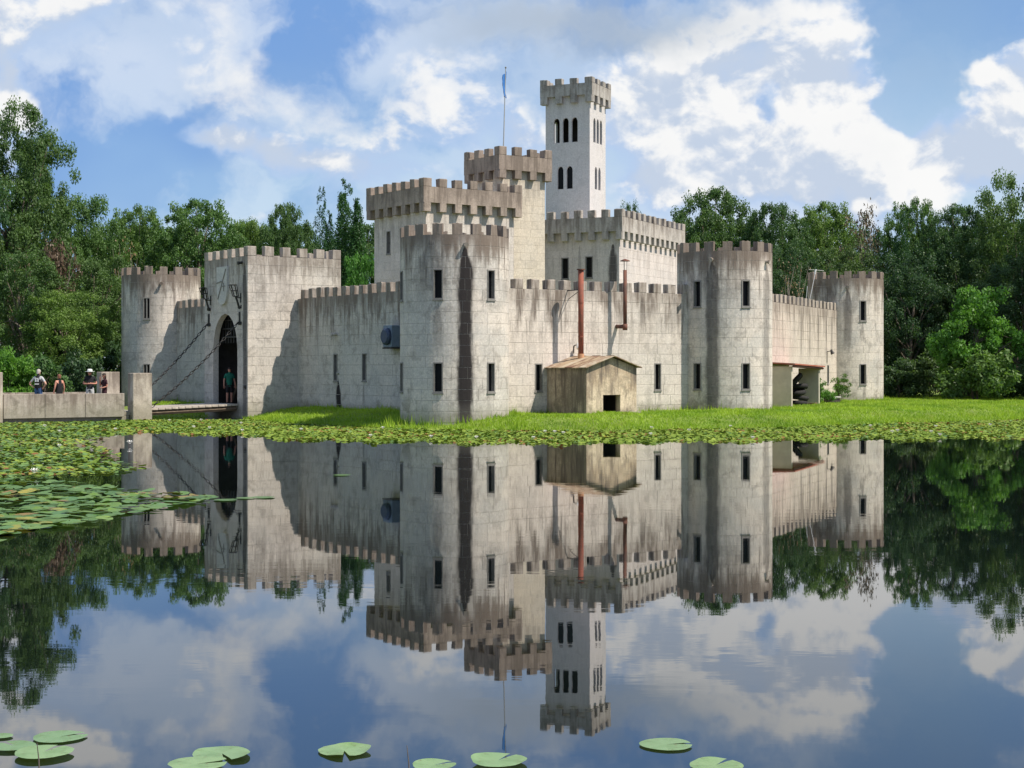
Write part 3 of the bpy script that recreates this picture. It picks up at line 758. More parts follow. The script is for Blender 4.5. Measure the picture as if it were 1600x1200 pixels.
# ------------------------------------------------------------------ gatehouse
def gatehouse():
    root = thing('gatehouse', 'square concrete gatehouse with pointed dark archway and stone shield', 'building', (*(GC+E1*2.32+E2*2.3), .3))
    ztop, mh = 7.56, .42; zc = ztop-mh; W, Dp = 4.65, 4.6
    p = GC+E1*.02
    mat = concrete('gatehouse_concrete', base=(.57, .515, .455), top=zc, crown=.45, run=.6, tint_amt=.3,
                   streaks=[(*(GC+E1*.28), 6.9, -.2, .22, .75), (*(GC+E1*2.1), 7.2, 6.0, .16, .5)])
    ua, wa_ = W-2.36, 2.60
    front = Flat(GC+E1*W, -E1); right = Flat(GC, E2); back = Flat(GC+E2*Dp, E1); left = Flat(GC+E1*W+E2*Dp, -E2)
    arch = [(ua, .58, 4.66, wa_, 1.25)]
    mb = shell(front, 0, W, -.4, zc, arch, -DEEP, None, 0, None, .26, 1)
    shell(right, 0, Dp, -.4, zc, (), -DEEP, None, 0, mb); shell(back, 0, W, -.4, zc, (), 0, None, 1, mb); shell(left, 0, Dp, -.4, zc, (), 0, None, 1, mb)
    t = -.3
    for s, L in ((front, W), (right, Dp), (back, W), (left, Dp)):
        mb.quad([s.P(0, zc, 0), s.P(L, zc, 0), s.P(L+t, zc, t), s.P(-t, zc, t)], 1)
        mb.quad([s.P(-t, zc, t), s.P(L+t, zc, t), s.P(L+t, zc-.7, t), s.P(-t, zc-.7, t)], 1)
    q = [GC, GC+E2*Dp, GC+E2*Dp+E1*W, GC+E1*W]
    mb.quad([(v.x, v.y, zc-.6) for v in q], 1)
    obj('wall', mb.build('wall', [M['mortar'], mat]), root)
    lay_blocks(root, front, 0, W, -.1, zc, arch, mat); lay_blocks(root, right, 0, Dp, -.1, zc, (), mat)
    # dark passage behind the arch
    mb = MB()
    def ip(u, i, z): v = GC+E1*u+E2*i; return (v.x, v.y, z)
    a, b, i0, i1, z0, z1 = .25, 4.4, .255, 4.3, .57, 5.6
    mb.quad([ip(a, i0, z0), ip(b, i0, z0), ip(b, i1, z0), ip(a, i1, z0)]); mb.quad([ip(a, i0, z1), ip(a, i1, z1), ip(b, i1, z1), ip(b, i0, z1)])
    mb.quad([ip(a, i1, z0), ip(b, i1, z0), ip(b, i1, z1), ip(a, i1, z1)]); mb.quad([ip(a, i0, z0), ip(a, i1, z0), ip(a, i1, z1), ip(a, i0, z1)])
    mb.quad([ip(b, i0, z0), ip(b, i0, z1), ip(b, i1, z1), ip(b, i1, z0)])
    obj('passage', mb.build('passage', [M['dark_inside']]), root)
    # portcullis
    pc = obj('portcullis', None, root, gp(2.36, -.45, 3.5))
    for i in range(9):
        m_ = MB(); m_.box(-.035, .035, -.03, .03, -.15, 1.7); m_.V = [(x, y, z) for x, y, z in m_.V]
        obj('bar', m_.build('bar', [M['iron']]), pc, gp(2.36+(i-4)*.3, -.45, 3.5), front.rz)
    for i in range(4):
        m_ = MB(); m_.box(-1.35, 1.35, -.075, -.032, -.03, .03)
        obj('bar', m_.build('bar', [M['iron']]), pc, gp(2.36, -.45, 3.62+i*.38), front.rz)
    # a leaning timber brace inside
    m_ = MB(); m_.tube([gp(3.9, -1.0, .6), gp(2.6, -1.3, 2.9)], .06, 6); obj('brace', m_.build('brace', [M['wood']]), root)
    n = 6; w = W/(2*n-1)
    merlons(root, front, [w/2+2*w*i for i in range(n-1)], w, .30, mh, zc, mat, .002)
    merlons(root, back, [w/2+2*w*i for i in range(1, n-1)], w, .30, mh, zc, mat, .002)
    w2 = Dp/(2*n-1)
    merlons(root, left, [w2/2+2*w2*i for i in range(1, n-1)], w2, .30, mh, zc, mat, .002)
    merlons(root, right, [w2/2+2*w2*i for i in range(1, n-1)], w2, .30, mh, zc, mat, .002)
    for v, s in ((right, 0), (back, 0), (left, 0)):
        b_ = MB(); b_.box(0, .42, 0, .42, 0, mh, ch=.018); obj('merlon', b_.build('merlon', [mat]), root, v.P(-.003, zc, .003), v.rz)
    # shield
    us, zs = W-2.49, 5.95
    sh = obj('shield', None, root, front.P(us, zs, 0))
    out = [(-.56, .82), (.56, .82)]+[(.56*math.cos(t)**.75 if t < 1.55 else 0., -.02-.86*math.sin(t)) for t in [i*math.pi/2/9 for i in range(10)]]
    out += [(-x, z) for x, z in out[2:-1][::-1]]
    mb = MB(); k = len(out)
    mb.quad([(x, -.11, z) for x, z in out][::-1])
    for i in range(k):
        (xa, za), (xb, zb) = out[i], out[(i+1) % k]; mb.quad([(xa, -.11, za), (xb, -.11, zb), (xb, .02, zb), (xa, .02, za)])
    obj('field', mb.build('field', [concrete('shield_stone', base=(.55, .53, .50), blotch=.3)]), sh, (0, 0, 0), front.rz, world=False)
    def strip(name, a, b, wd):
        m_ = MB(); d = Vector((b[0]-a[0], b[1]-a[1])).normalized(); nrm = Vector((-d.y, d.x))*wd/2
        pts = [Vector(a)-nrm, Vector(b)-nrm, Vector(b)+nrm, Vector(a)+nrm]
        m_.quad([(p_.x, -.135, p_.y) for p_ in pts])
        for i in range(4):
            p_, q_ = pts[i], pts[(i+1) % 4]; m_.quad([(p_.x, -.105, p_.y), (q_.x, -.105, q_.y), (q_.x, -.135, q_.y), (p_.x, -.135, p_.y)])
        obj(name, m_.build(name, [M['frame']]), sh, (0, 0, 0), front.rz, world=False)
    strip('diagonal_band', (-.40, -.62), (.46, .70), .06); strip('diagonal_band', (-.52, .10), (-.02, .16), .05)
    strip('cross_upright', (.24, -.28), (.24, .10), .045); strip('cross_arm', (.08, -.06), (.40, -.06), .044)
    # iron basket torches
    for u, z in ((W-3.95, 5.37), (W-.70, 5.37)):
        tr = obj('torch', None, root, front.P(u, z, .30))
        o = front.n
        def tp(a, r, h):              # leaning outward
            lean = h*.28; q_ = front.P(u+math.cos(a)*r, z+h, .24+lean+math.sin(a)*r); return q_
        m_ = MB()
        for i in range(6):
            a = i*math.pi/3; m_.tube([tp(a, .12, 0), tp(a, .17, .50)], .018, 5)
        for r, h in ((.12, 0), (.145, .25), (.17, .50)):
            m_.tube([tp(i*math.pi/6, r, h) for i in range(13)], .018, 5, caps=False)
        obj('cage', m_.build('cage', [M['iron']]), tr)
        m_ = MB(); m_.tube([front.P(u, z, .24), front.P(u, z-.55, .06)], .045, 6); obj('handle', m_.build('handle', [M['iron']]), tr)
        m_ = MB(); m_.tube([front.P(u, z-.05, .23), front.P(u, z-.05, -.01)], .025, 6); m_.box(-.05, .05, -.02, .01, -.22, .2, T=Matrix.Translation(front.P(u, z-.05, 0)) @ Matrix.Rotation(front.rz, 4, 'Z'))
        obj('bracket', m_.build('bracket', [M['iron']]), tr)
    # chain plates with bolts
    for u in (W-4.12, W-.78):
        pl = obj('chain_plate', None, root, front.P(u, 4.4, 0))
        m_ = MB(); m_.box(-.05, .05, -.05, .01, -.28, .3); obj('plate', m_.build('plate', [M['iron']]), pl, front.P(u, 4.4, 0), front.rz)
        for dx, dz in ((-.13, .52), (.13, .52), (-.13, -.2), (.13, -.2)):
            m_ = MB(); m_.box(-.04, .04, -.04, .01, -.07, .07, ch=.012); obj('bolt', m_.build('bolt', [M['iron']]), pl, front.P(u+dx, 4.4+dz, 0), front.rz)
    spout(root, front, W-.55, 6.86, M['iron'], .2, .06); spout(root, front, W-.2, 1.4, M['iron'], .03, .07)
    return root
gatehouse()

# ------------------------------------------------------------------ drawbridge, chains, bridge
def drawbridge():
    root = thing('drawbridge', 'lowered timber drawbridge in front of the arch', 'drawbridge', gp(2.36, 2, .3))
    n = 13; L = 4.0
    rz = math.atan2(-E1.y, -E1.x)
    mb = MB(); mb.box(-1.42, 1.42, -.145, .145, -.045, .045, ch=.01); pm = mb.build('plank', [plain('bleached_plank', (.42, .37, .31), .9, 0, .3, 4)])
    for i in range(n):
        o = .18+i*(L/n); obj('plank', pm, root, gp(2.36, o, .60-.035*o), rz)
    for u in (1.08, 3.64):
        m_ = MB(); a, b = gp(u, .05, .44), gp(u, L, .30)
        m_.tube([a, b], .10, 4); obj('beam', m_.build('beam', [M['wood']]), root)
drawbridge()
link = MB()
N_, n_ = 10, 5
for i in range(N_):
    a = 2*math.pi*i/N_; cx, cz = .052*math.cos(a), .105*math.sin(a)
    for j in range(n_):
        t = 2*math.pi*j/n_; link.V.append((cx+.018*math.cos(t)*math.cos(a), .018*math.sin(t), cz+.018*math.cos(t)*math.sin(a)))
for i in range(N_):
    for j in range(n_):
        link.F.append((i*n_+j, i*n_+(j+1) % n_, ((i+1) % N_)*n_+(j+1) % n_, ((i+1) % N_)*n_+j)); link.I.append(0)
link_me = link.build('link', [M['iron']], True)
for (u, o2, lab) in ((4.12, 4.0, 'farther of the two black iron drawbridge chains'), (.78, 4.0, 'nearer of the two black iron drawbridge chains crossing the arch')):
    a = gp(u, .08, 4.25); b = gp(3.75 if u > 2 else 1.0, o2, .56)
    root = thing('chain', lab, 'chain', b, 'drawbridge chains')
    L = (a-b).length; n = int(L/.165)
    d = (a-b).normalized(); base = Vector((0, 0, 1)).rotation_difference(d)
    for i in range(n):
        t = (i+.5)/n; p = b+(a-b)*t; p.z -= 4*t*(1-t)*.22
        o = obj('link', link_me, root, p); o.rotation_euler = (base.to_matrix() @ Matrix.Rotation(math.pi/2*(i % 2), 3, 'Z')).to_euler()

bridge_m = concrete('bridge_concrete', base=(.50, .45, .385), top=1.2, crown=.5, run=.8, runlen=1.1, tint_amt=.3, blotch=.8)
post_m = concrete('bridge_post_concrete', base=(.52, .455, .38), top=2.0, crown=.35, run=.7, runlen=1.4, tint_amt=.2, blotch=.6)
def bridge():
    root = thing('bridge', 'low concrete footbridge with parapets and square posts', 'bridge', gp(2.7, 8, 0))
    rz = math.atan2(-E2.y, -E2.x)             # local x runs outward, away from the gate; local y towards -E1... (right-handed)
    def part(name, u0, u1, o0, o1, z0, z1, mat, ch=.02):
        mb = MB(); mb.box(-(o1-o0)/2, (o1-o0)/2, -(u1-u0)/2, (u1-u0)/2, z0, z1, ch=ch)
        return obj(name, mb.build(name, [mat]), root, gp((u0+u1)/2, (o0+o1)/2, 0), rz)
    part('post', .63, 1.23, 4.12, 4.97, -.5, 2.01, post_m); part('post', 4.5, 5.1, 4.1, 4.95, -.5, 2.05, post_m)
    part('post', .63, 1.23, 10.42, 11.25, -.5, 2.05, post_m); part('post', 4.5, 5.1, 10.42, 11.25, -.5, 2.05, post_m)
    for u0 in (.72, 4.62):
        for i in range(3):
            a = 5.30+i*1.69; part('parapet', u0, u0+.22, a+.006, a+1.684, .17, 1.16, bridge_m, .012)
    part('shade_girder', .955, 1.2, 5.0, 13.4, -.25, .215, bridge_m); part('shade_girder', 4.3, 4.595, 5.0, 13.4, -.25, .215, bridge_m)  # added beams that darken the open gap beneath the parapets
    part('deck', .95, 4.6, 4.1, 13.5, .22, .38, bridge_m)
    part('pier', 1.3, 4.3, 7.4, 8.0, -.8, .215, bridge_m)
bridge()
mb = MB(); mb.box(-.35, .35, -.3, .3, 0, .42, ch=.12)
o = obj('clay_block', mb.build('clay_block', [M['clay']]), None, gp(.45, 11.0, -.08), .4)
tag(o, 'orange clay block at the water edge by the left bridge post', 'block')

# ------------------------------------------------------------------ gabled shed with chimney
AX = (T2-T1).normalized(); ON = Vector((AX.y, -AX.x))           # along wall A and outward from it
def ap(s_, o, z): q = T1+AX*s_+ON*o; return Vector((q.x, q.y, z))
def shed():
    s0, w, dep, ze, zr, z0 = 4.21, 2.38, 2.66, 2.25, 2.63, .35
    root = thing('furnace_shed', 'small mouldy gabled masonry shed with a rusted roof and black hatch', 'shed', ap(s0+w/2, dep/2, z0))
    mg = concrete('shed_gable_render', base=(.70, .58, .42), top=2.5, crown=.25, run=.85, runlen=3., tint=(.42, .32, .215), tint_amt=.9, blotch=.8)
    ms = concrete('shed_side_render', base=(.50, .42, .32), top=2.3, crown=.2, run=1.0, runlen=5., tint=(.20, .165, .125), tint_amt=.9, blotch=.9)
    gab = Flat(ap(s0, dep, 0).xy, AX); lef = Flat(ap(s0, 0.02, 0).xy, ON); rig = Flat(ap(s0+w, dep, 0).xy, -ON)
    hatch = [(1.19, .52, 1.20, .82, 0)]
    mb = shell(gab, 0, w, z0, ze, hatch, 0, None, 0, None, .3, 0)
    mb.quad([gab.P(0, ze), gab.P(w, ze), gab.P(w/2, zr)], 0)
    obj('gable_wall', mb.build('gable_wall', [mg]), root)
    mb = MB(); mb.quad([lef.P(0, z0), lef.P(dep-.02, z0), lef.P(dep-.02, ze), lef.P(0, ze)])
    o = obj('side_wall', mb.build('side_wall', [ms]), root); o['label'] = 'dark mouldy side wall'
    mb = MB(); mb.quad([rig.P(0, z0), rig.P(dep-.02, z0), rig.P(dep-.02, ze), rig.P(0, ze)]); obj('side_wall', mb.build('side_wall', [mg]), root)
    mb = MB(); b = .32                                           # dark chamber behind the hatch
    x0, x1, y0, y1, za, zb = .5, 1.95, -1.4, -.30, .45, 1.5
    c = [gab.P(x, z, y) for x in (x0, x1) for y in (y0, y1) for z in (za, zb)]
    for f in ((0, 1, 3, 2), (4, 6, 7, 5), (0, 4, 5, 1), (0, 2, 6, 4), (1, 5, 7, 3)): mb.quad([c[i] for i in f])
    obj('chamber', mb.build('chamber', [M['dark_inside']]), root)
    # roof sheets on both slopes
    for side in (0, 1):
        for i in range(6):
            o0 = .03+i*(dep+.1)/6; o1 = o0+(dep+.1)/6+.05; lift = .012*(i % 2)+random.uniform(0, .012)
            ea = s0-.14 if side == 0 else s0+w+.14; rd = s0+w/2+(.02 if side == 0 else -.02)
            zea = ze-.045
            mb = MB(); pts = [ap(ea, o0, zea+lift), ap(ea, o1, zea+lift), ap(rd, o1, zr+.03+lift), ap(rd, o0, zr+.03+lift)]
            if side: pts = pts[::-1]
            mb.quad(pts); mb.quad([p+Vector((0, 0, .03)) for p in pts][::-1])
            for k in range(4):
                p, q_ = pts[k], pts[(k+1) % 4]; up = Vector((0, 0, .03)); mb.quad([p, q_, q_+up, p+up])
            obj('roof_sheet', mb.build('roof_sheet', [rusty('rusted_sheet', *random.sample([(.42, .35, .25), (.28, .19, .12), (.17, .09, .055), (.36, .27, .17)], 2), 2.5)]), root)
shed()
def small_block():
    mb = MB(); mb.box(-.3, .3, -.13, .13, 0, .14, ch=.02)
    o = obj('concrete_block', mb.build('concrete_block', [bridge_m]), None, ap(6.2, 2.95, gz(*ap(6.2, 2.95, 0).xy)-.02), sa.rz)
    tag(o, 'small concrete block on the grass beside the shed hatch', 'block')
small_block()

def chimney():
    p = Vector((2.69, 61.2))
    root = thing('chimney_pipe', 'tall straight red rusted chimney pipe rising from the shed roof', 'chimney', (p.x, p.y, 2.5))
    mb = MB(); mb.tube([(p.x, p.y, 2.42), (p.x, p.y, 4.4), (p.x, p.y, 6.05)], .108, 14); obj('pipe', mb.build('pipe', [M['pipe_red']], True), root)
    for z in (3.42, 4.75):
        mb = MB(); mb.tube([(p.x, p.y, z), (p.x, p.y, z+.05)], .114, 14); obj('joint_band', mb.build('joint_band', [M['pipe_red']]), root)
    mb = MB(); mb.tube([(p.x, p.y, 6.05), (p.x, p.y, 6.09)], .165, 14); obj('rim', mb.build('rim', [M['pipe_brown']]), root)
    mb = MB(); mb.tube([(p.x, p.y, 2.5), (p.x, p.y, 2.78)], .125, 14); obj('collar', mb.build('collar', [M['clay']]), root)
    w_ = ap(5.2, 0, 5.28); mb = MB(); mb.tube([(p.x, p.y, 5.28), w_], .022, 6); mb.tube([(p.x, p.y, 5.28), ap(5.25, 0, 4.95)], .014, 5); obj('bracket', mb.build('bracket', [M['iron']]), root)
    p = Vector((4.53, 62.83))
    root = thing('flue_pipe', 'thin brown rusted flue pipe with rain cap elbowed into the wall', 'chimney', (p.x, p.y, 3.9))
    mb = MB(); mb.tube([(p.x, p.y, 3.80), (p.x, p.y, 6.15)], .078, 12); obj('pipe', mb.build('pipe', [M['pipe_brown']], True), root)
    mb = MB(); mb.tube([(p.x, p.y, 3.88), ap(7.62, -.03, 3.90)], .078, 12); mb.tube([(p.x, p.y, 3.74), (p.x, p.y, 3.99)], .10, 12); obj('elbow', mb.build('elbow', [M['pipe_brown']], True), root)
    mb = MB(); mb.tube([(p.x, p.y, 6.50), (p.x, p.y, 6.53), (p.x, p.y, 6.60)], [.20, .19, .02], 14); obj('rain_cap', mb.build('rain_cap', [M['pipe_brown']]), root)
    for i in range(3):
        a = i*2.1; q = (p.x+.07*math.cos(a), p.y+.07*math.sin(a)); mb = MB(); mb.tube([(*q, 6.1), (*q, 6.51)], .012, 4); obj('cap_stay', mb.build('cap_stay', [M['iron']]), root)
chimney()
def lamp(s, u, z, label, mat, conduit=0.):
    root = thing('wall_lamp', label, 'lamp', s.P(u, z, 0))
    mb = MB(); mb.tube([s.P(u, z, -.01), s.P(u, z+.03, .20)], .022, 6); obj('arm', mb.build('arm', [M['iron']]), root)
    mb = MB(); mb.tube([s.P(u, z+.10, .22), s.P(u, z-.02, .26), s.P(u, z-.12, .31)], [.05, .085, .11], 10); obj('head', mb.build('head', [mat]), root)
    if conduit:
        mb = MB(); mb.tube([s.P(u-.05, z-conduit, .02), s.P(u-.05, z, .02)], .016, 5); obj('conduit', mb.build('conduit', [M['iron']]), root)
lamp(sa, 5.55, 3.12, 'small white floodlight on the wall left of the red chimney', M['white'], .3)
lamp(sd_, 17.75, 3.08, 'black floodlight with conduit on the receding right wall', M['iron'], .55)

def air_conditioner():
    s0, s1, dep, z0, z1 = LB-4.62, LB-3.92, .45, 3.05, 3.92
    um = (s0+s1)/2
    root = thing('air_conditioner', 'grey blue air conditioner with round fan on the shaded wall', 'air conditioner', sb.P(um, z0, dep/2))
    mb = MB(); mb.box(-.35, .35, -dep, -.005, 0, z1-z0, ch=.02); obj('case', mb.build('case', [M['acbox']]), root, sb.P(um, z0, 0), sb.rz)
    mb = MB()
    for r in (.31, .25, .19, .13):
        mb.tube([(r*math.cos(t*math.pi/8), -.015, .43+r*math.sin(t*math.pi/8)) for t in range(17)], .012, 4, caps=False)
    mb.tube([(0, .0, .43), (0, -.10, .43), (0, -.16, .43)], [.34, .34, .26], 22)
    obj('fan_grille', mb.build('fan_grille', [M['acdark']]), root, sb.P(um, z0, dep+.004), sb.rz)
    mb = MB(); mb.box(-.36, .36, -dep-.02, -.004, -.06, -.002); obj('shelf_bracket', mb.build('shelf_bracket', [M['iron']]), root, sb.P(um, z0, 0), sb.rz)
air_conditioner()

# ------------------------------------------------------------------ lean-to on the right wall
def wdp(s_, o, z): return sd_.P(s_, z, o)
def lean_to():
    z0 = .3
    root = thing('lean_to', 'open lean-to with tan panels and a thin red roof', 'shelter', wdp(7.5, .8, z0))
    def slab(name, s0, s1, o0, o1, za, zb, mat):
        mb = MB(); mb.box(s0, s1, -o1, -o0, za, zb, ch=.015)
        return obj(name, mb.build(name, [mat]), root, (T2.x, T2.y, 0), sd_.rz)
    slab('end_panel', 5.0, 5.16, .01, 1.55, z0, 2.30, M['panel'])
    slab('end_panel', 9.9, 10.06, .55, 1.55, z0, 2.20, M['panel'])
    slab('post', 9.2, 9.32, .05, .17, z0, 2.2, M['wood'])
    mb = MB()
    a = [wdp(4.8, 0.01, 2.46), wdp(10.3, 0.01, 2.34), wdp(10.3, 1.75, 2.26), wdp(4.8, 1.75, 2.37)]
    mb.quad([p for p in a]); mb.quad([p+Vector((0, 0, .06)) for p in a])
    for k in range(4): p, q_ = a[k], a[(k+1) % 4]; mb.quad([p, q_, q_+Vector((0, 0, .06)), p+Vector((0, 0, .06))])
    obj('roof', mb.build('roof', [M['roof_red']]), root)
    mb = MB(); mb.tube([wdp(4.85, 1.66, 2.30), wdp(10.25, 1.66, 2.20)], .055, 4); obj('fascia_beam', mb.build('fascia_beam', [rusty('maroon_beam', (.12, .05, .04), (.08, .04, .035))]), root)
lean_to()
def tyre_mesh():
    mb = MB(); n, k = 16, 6
    for i in range(n):
        a = 2*math.pi*i/n
        for j in range(k):
            t = 2*math.pi*j/k; r = .24+.085*math.cos(t); mb.V.append((r*math.cos(a), r*math.sin(a), .085*math.sin(t)))
    for i in range(n):
        for j in range(k): mb.F.append((i*k+j, ((i+1) % n)*k+j, ((i+1) % n)*k+(j+1) % k, i*k+(j+1) % k)); mb.I.append(0)
    return mb.build('tyre', [M['tyre']], True)
tm = tyre_mesh(); tm.transform(Matrix.Scale(1.45, 4))
for i, (s_, o_, z, tilt, word) in enumerate(((8.5, .90, .58, 0, 'lowest'), (8.55, .95, .83, .1, 'second lowest'), (8.4, .85, 1.08, -.12, 'middle'), (8.55, .92, 1.34, .1, 'second highest'), (8.45, .80, 1.62, .75, 'topmost, tilted'))):
    o = obj('tyre', tm, None, wdp(s_, o_, z)); o.rotation_euler = (tilt, tilt*.6, i)
    tag(o, f'{word} black tyre of the pile inside the lean-to', 'tyre', 'tyres piled in the lean-to')
for i, (s_, o_, z, l, a, lab) in enumerate(((8.9, 1.15, .53, .9, .3, 'longer brown scrap board on the grass inside the lean-to'), (9.3, 1.3, .52, .6, 1.3, 'shorter brown scrap board at the foot of the tyres'),
                                  (8.15, .35, 1.4, 1.3, .2, 'dark timber leaning in the back of the lean-to'))):
    mb = MB(); mb.box(-l/2, l/2, -.09, .09, -.05, .05, ch=.012)
    o = obj('scrap_board', mb.build('scrap_board', [M['scrap']]), None, wdp(s_, o_, z)); o.rotation_euler = (0, -1.35 if i == 2 else .06, a+sd_.rz)
    tag(o, lab, 'board')
def grey_box():
    x, y = (1300-800)*79/2450, 79.; z = gz(x, y)
    root = thing('stone_trough', 'small grey stone trough on the grass beside the reddish shrub', 'trough', (x, y, z))
    mb = MB(); mb.box(-.36, .36, -.2, .2, -.05, .26, ch=.03); obj('body', mb.build('body', [M['dark_inside']]), root, (x, y, z), .3)
    mb = MB(); mb.box(-.40, .40, -.24, .24, .262, .36, ch=.02); obj('lid', mb.build('lid', [concrete('trough_lid', base=(.5, .48, .45))]), root, (x, y, z), .3)
grey_box()
def antenna():
    root = thing('antenna_mast', 'thin white slanting antenna mast on the receding right wall', 'antenna', wdp(14.6, -.1, 5.2))
    mb = MB(); mb.tube([wdp(14.2, -.1, 5.2), wdp(15.8, -.1, 7.25)], .016, 6); obj('mast', mb.build('mast', [M['pole']]), root)
    mb = MB(); mb.tube([wdp(13.7, -.1, 5.2), wdp(14.1, -.1, 6.35)], .015, 6); obj('stay', mb.build('stay', [M['pole']]), root)
    c = wdp(15.8, -.1, 7.25); mb = MB(); mb.tube([c+Vector((-.35, 0, .03)), c+Vector((.4, 0, -.02))], .012, 5); obj('crossbar', mb.build('crossbar', [M['pole']]), root)
    mb = MB(); mb.tube([c+Vector((-.06, -.02, -.2)), c+Vector((.0, -.02, .05))], .045, 8); obj('head', mb.build('head', [M['white']]), root)
antenna()
def flagpole():
    b = turC+E1*1.0+E2*.9
    root = thing('flagpole', 'thin pale flagpole with a limp blue flag above the turret', 'flagpole', (b.x, b.y, 12.2))
    top = Vector((b.x+.14, b.y, 17.2))
    mb = MB(); mb.tube([(b.x, b.y, 12.2), top], [.035, .022], 8); obj('pole', mb.build('pole', [M['pole']]), root)
    mb = MB(); mb.tube([top, top+Vector((0, 0, .06)), top+Vector((0, 0, .1))], [.03, .05, .01], 8); obj('finial', mb.build('finial', [M['frame']]), root)
    mb = MB(); n, k = 14, 6; g = []
    for i in range(n):
        t = i/(n-1); z = top.z-.12-1.25*t
        row = []
        for j in range(k):
            q = j/(k-1); wdt = .18*(.5+.5*math.sin(2.4*t+.6))+.04
            row.append((top.x+.02-.04*t+wdt*q*math.cos(q*3.2+t*2), top.y+.10*math.sin(q*5+t*3), z-.22*q*(1-t*.5)))
        g.append(row)
    for i in range(n-1):
        for j in range(k-1): mb.quad([g[i][j], g[i][j+1], g[i+1][j+1], g[i+1][j]])
    obj('flag', mb.build('flag', [M['flag']], True), root)
flagpole()
# ------------------------------------------------------------------ foliage
def cloud_mesh(name, P, Nrm, size, tone, mats, aspect=.55, midx=None):
    """one small diamond face per leaf"""
    n = len(P)
    r = RNG.normal(size=(n, 3)); a = np.cross(Nrm, r); a /= np.linalg.norm(a, axis=1)[:, None]+1e-9
    b = np.cross(Nrm, a)
    sz = size[:, None]
    V = np.empty((n, 4, 3)); V[:, 0] = P+a*sz; V[:, 1] = P+b*sz*aspect; V[:, 2] = P-a*sz; V[:, 3] = P-b*sz*aspect
    me = bpy.data.meshes.new(name)
    me.vertices.add(n*4); me.vertices.foreach_set('co', V.reshape(-1).astype(np.float32))
    me.loops.add(n*4); me.loops.foreach_set('vertex_index', np.arange(n*4, dtype=np.int32))
    me.polygons.add(n); me.polygons.foreach_set('loop_start', np.arange(0, n*4, 4, dtype=np.int32))
    for m in (mats if isinstance(mats, (list, tuple)) else [mats]): me.materials.append(m)
    if midx is not None: me.polygons.foreach_set('material_index', midx.astype(np.int32))
    me.update(calc_edges=True)
    at = me.attributes.new('tone', 'FLOAT', 'FACE'); at.data.foreach_set('value', tone.astype(np.float32))
    return me

def unit(v): return v/(np.linalg.norm(v, axis=1)[:, None]+1e-9)

def leaves_around(C, rad, per, leaf, up=.55, out=.7, rnd=.75, flat=.8, ctone=None):
    k = len(C); idx = np.repeat(np.arange(k), per)
    n = len(idx); d = unit(RNG.normal(size=(n, 3))); r = RNG.random(n)**.5
    P = C[idx]+d*(r*rad[idx])[:, None]*np.array([1, 1, flat])
    Nn = unit(d*out+np.array([0, 0, up])+RNG.normal(size=(n, 3))*rnd)
    ct = (RNG.random(k) if ctone is None else ctone)[idx]
    tone = np.clip(.5*ct+.5*RNG.random(n)+.10*d[:, 2], 0, .999)
    return P, Nn, leaf*(.7+.6*RNG.random(n)), tone

def crown_points(n, rx, rz, zc, lump=.28, seed=0, shell=.45, top=1.):
    rg = np.random.default_rng(seed)
    d = unit(rg.normal(size=(n*2, 3)))
    d = d[d[:, 2] > -.75][:n]
    ph = rg.random(6)*6.3
    th = np.arctan2(d[:, 1], d[:, 0])
    L = 1+lump*(np.sin(2*th+ph[0])*np.cos(3*d[:, 2]+ph[1])*.6+np.sin(3*th+ph[2]+4*d[:, 2])*.4+.5*np.sin(5*th+ph[3])*np.sin(5*d[:, 2]+ph[4]))
    r = (shell+(1-shell)*rg.random(len(d))**.6)*L
    P = d*r[:, None]*np.array([rx, rx, rz]); P[:, 2] = P[:, 2]*top+zc
    return P

def limbs(name, H, targets, r0, mat, trunk_top=.62, n=7, lean=(0, 0)):
    mb = MB(); rg = random.Random(hash(name) % 1000 + len(targets))
    zt = H*trunk_top; tp = [Vector((lean[0]*t*t+.25*math.sin(3*t+1)*t, lean[1]*t*t+.2*math.sin(4*t), -.3+(zt+.3)*t)) for t in [i/6 for i in range(7)]]
    mb.tube(tp, [r0*(1.25 if i == 0 else 1-.11*i) for i in range(7)], 8)
    for t in targets:
        t = Vector(t); k = rg.uniform(.35, .95); s = tp[min(6, int(k*6))]
        if t.z < s.z: s = tp[max(1, min(5, int(6*max(.15, t.z/zt-.2))))]
        mid = (s+t)/2+Vector((rg.uniform(-.4, .4), rg.uniform(-.4, .4), rg.uniform(.1, .8)))
        mb.tube([s, mid, t], [r0*.42, r0*.26, r0*.07], 5)
    return mb.build(name, [mat], True)

def proto_oak(seed, H=13., rx=5.2, zc=.56, rz=.46, n=230, per=190, leaf=.105, mat='leaf_oak', crad=(.5, 1.05), lump=.20, trunk=.30, bark='bark', nlimb=16, **kw):
    C = crown_points(n, rx, H*rz, H*zc, lump, seed)
    C[:, 2] = np.minimum(C[:, 2], H-.5)
    rad = RNG.uniform(*crad, size=len(C))
    P, Nn, S, T = leaves_around(C, rad, per, leaf, **kw)
    zmax = np.percentile(P[:, 2], 99.9); k = H/zmax
    P[:, 2] *= k; C[:, 2] *= k
    pick = C[np.random.default_rng(seed).choice(len(C), min(nlimb, len(C)), replace=False)]
    return (cloud_mesh('crown', P, Nn, S, T, M[mat]), limbs('trunk', H, pick, trunk, M[bark]), H, rx)

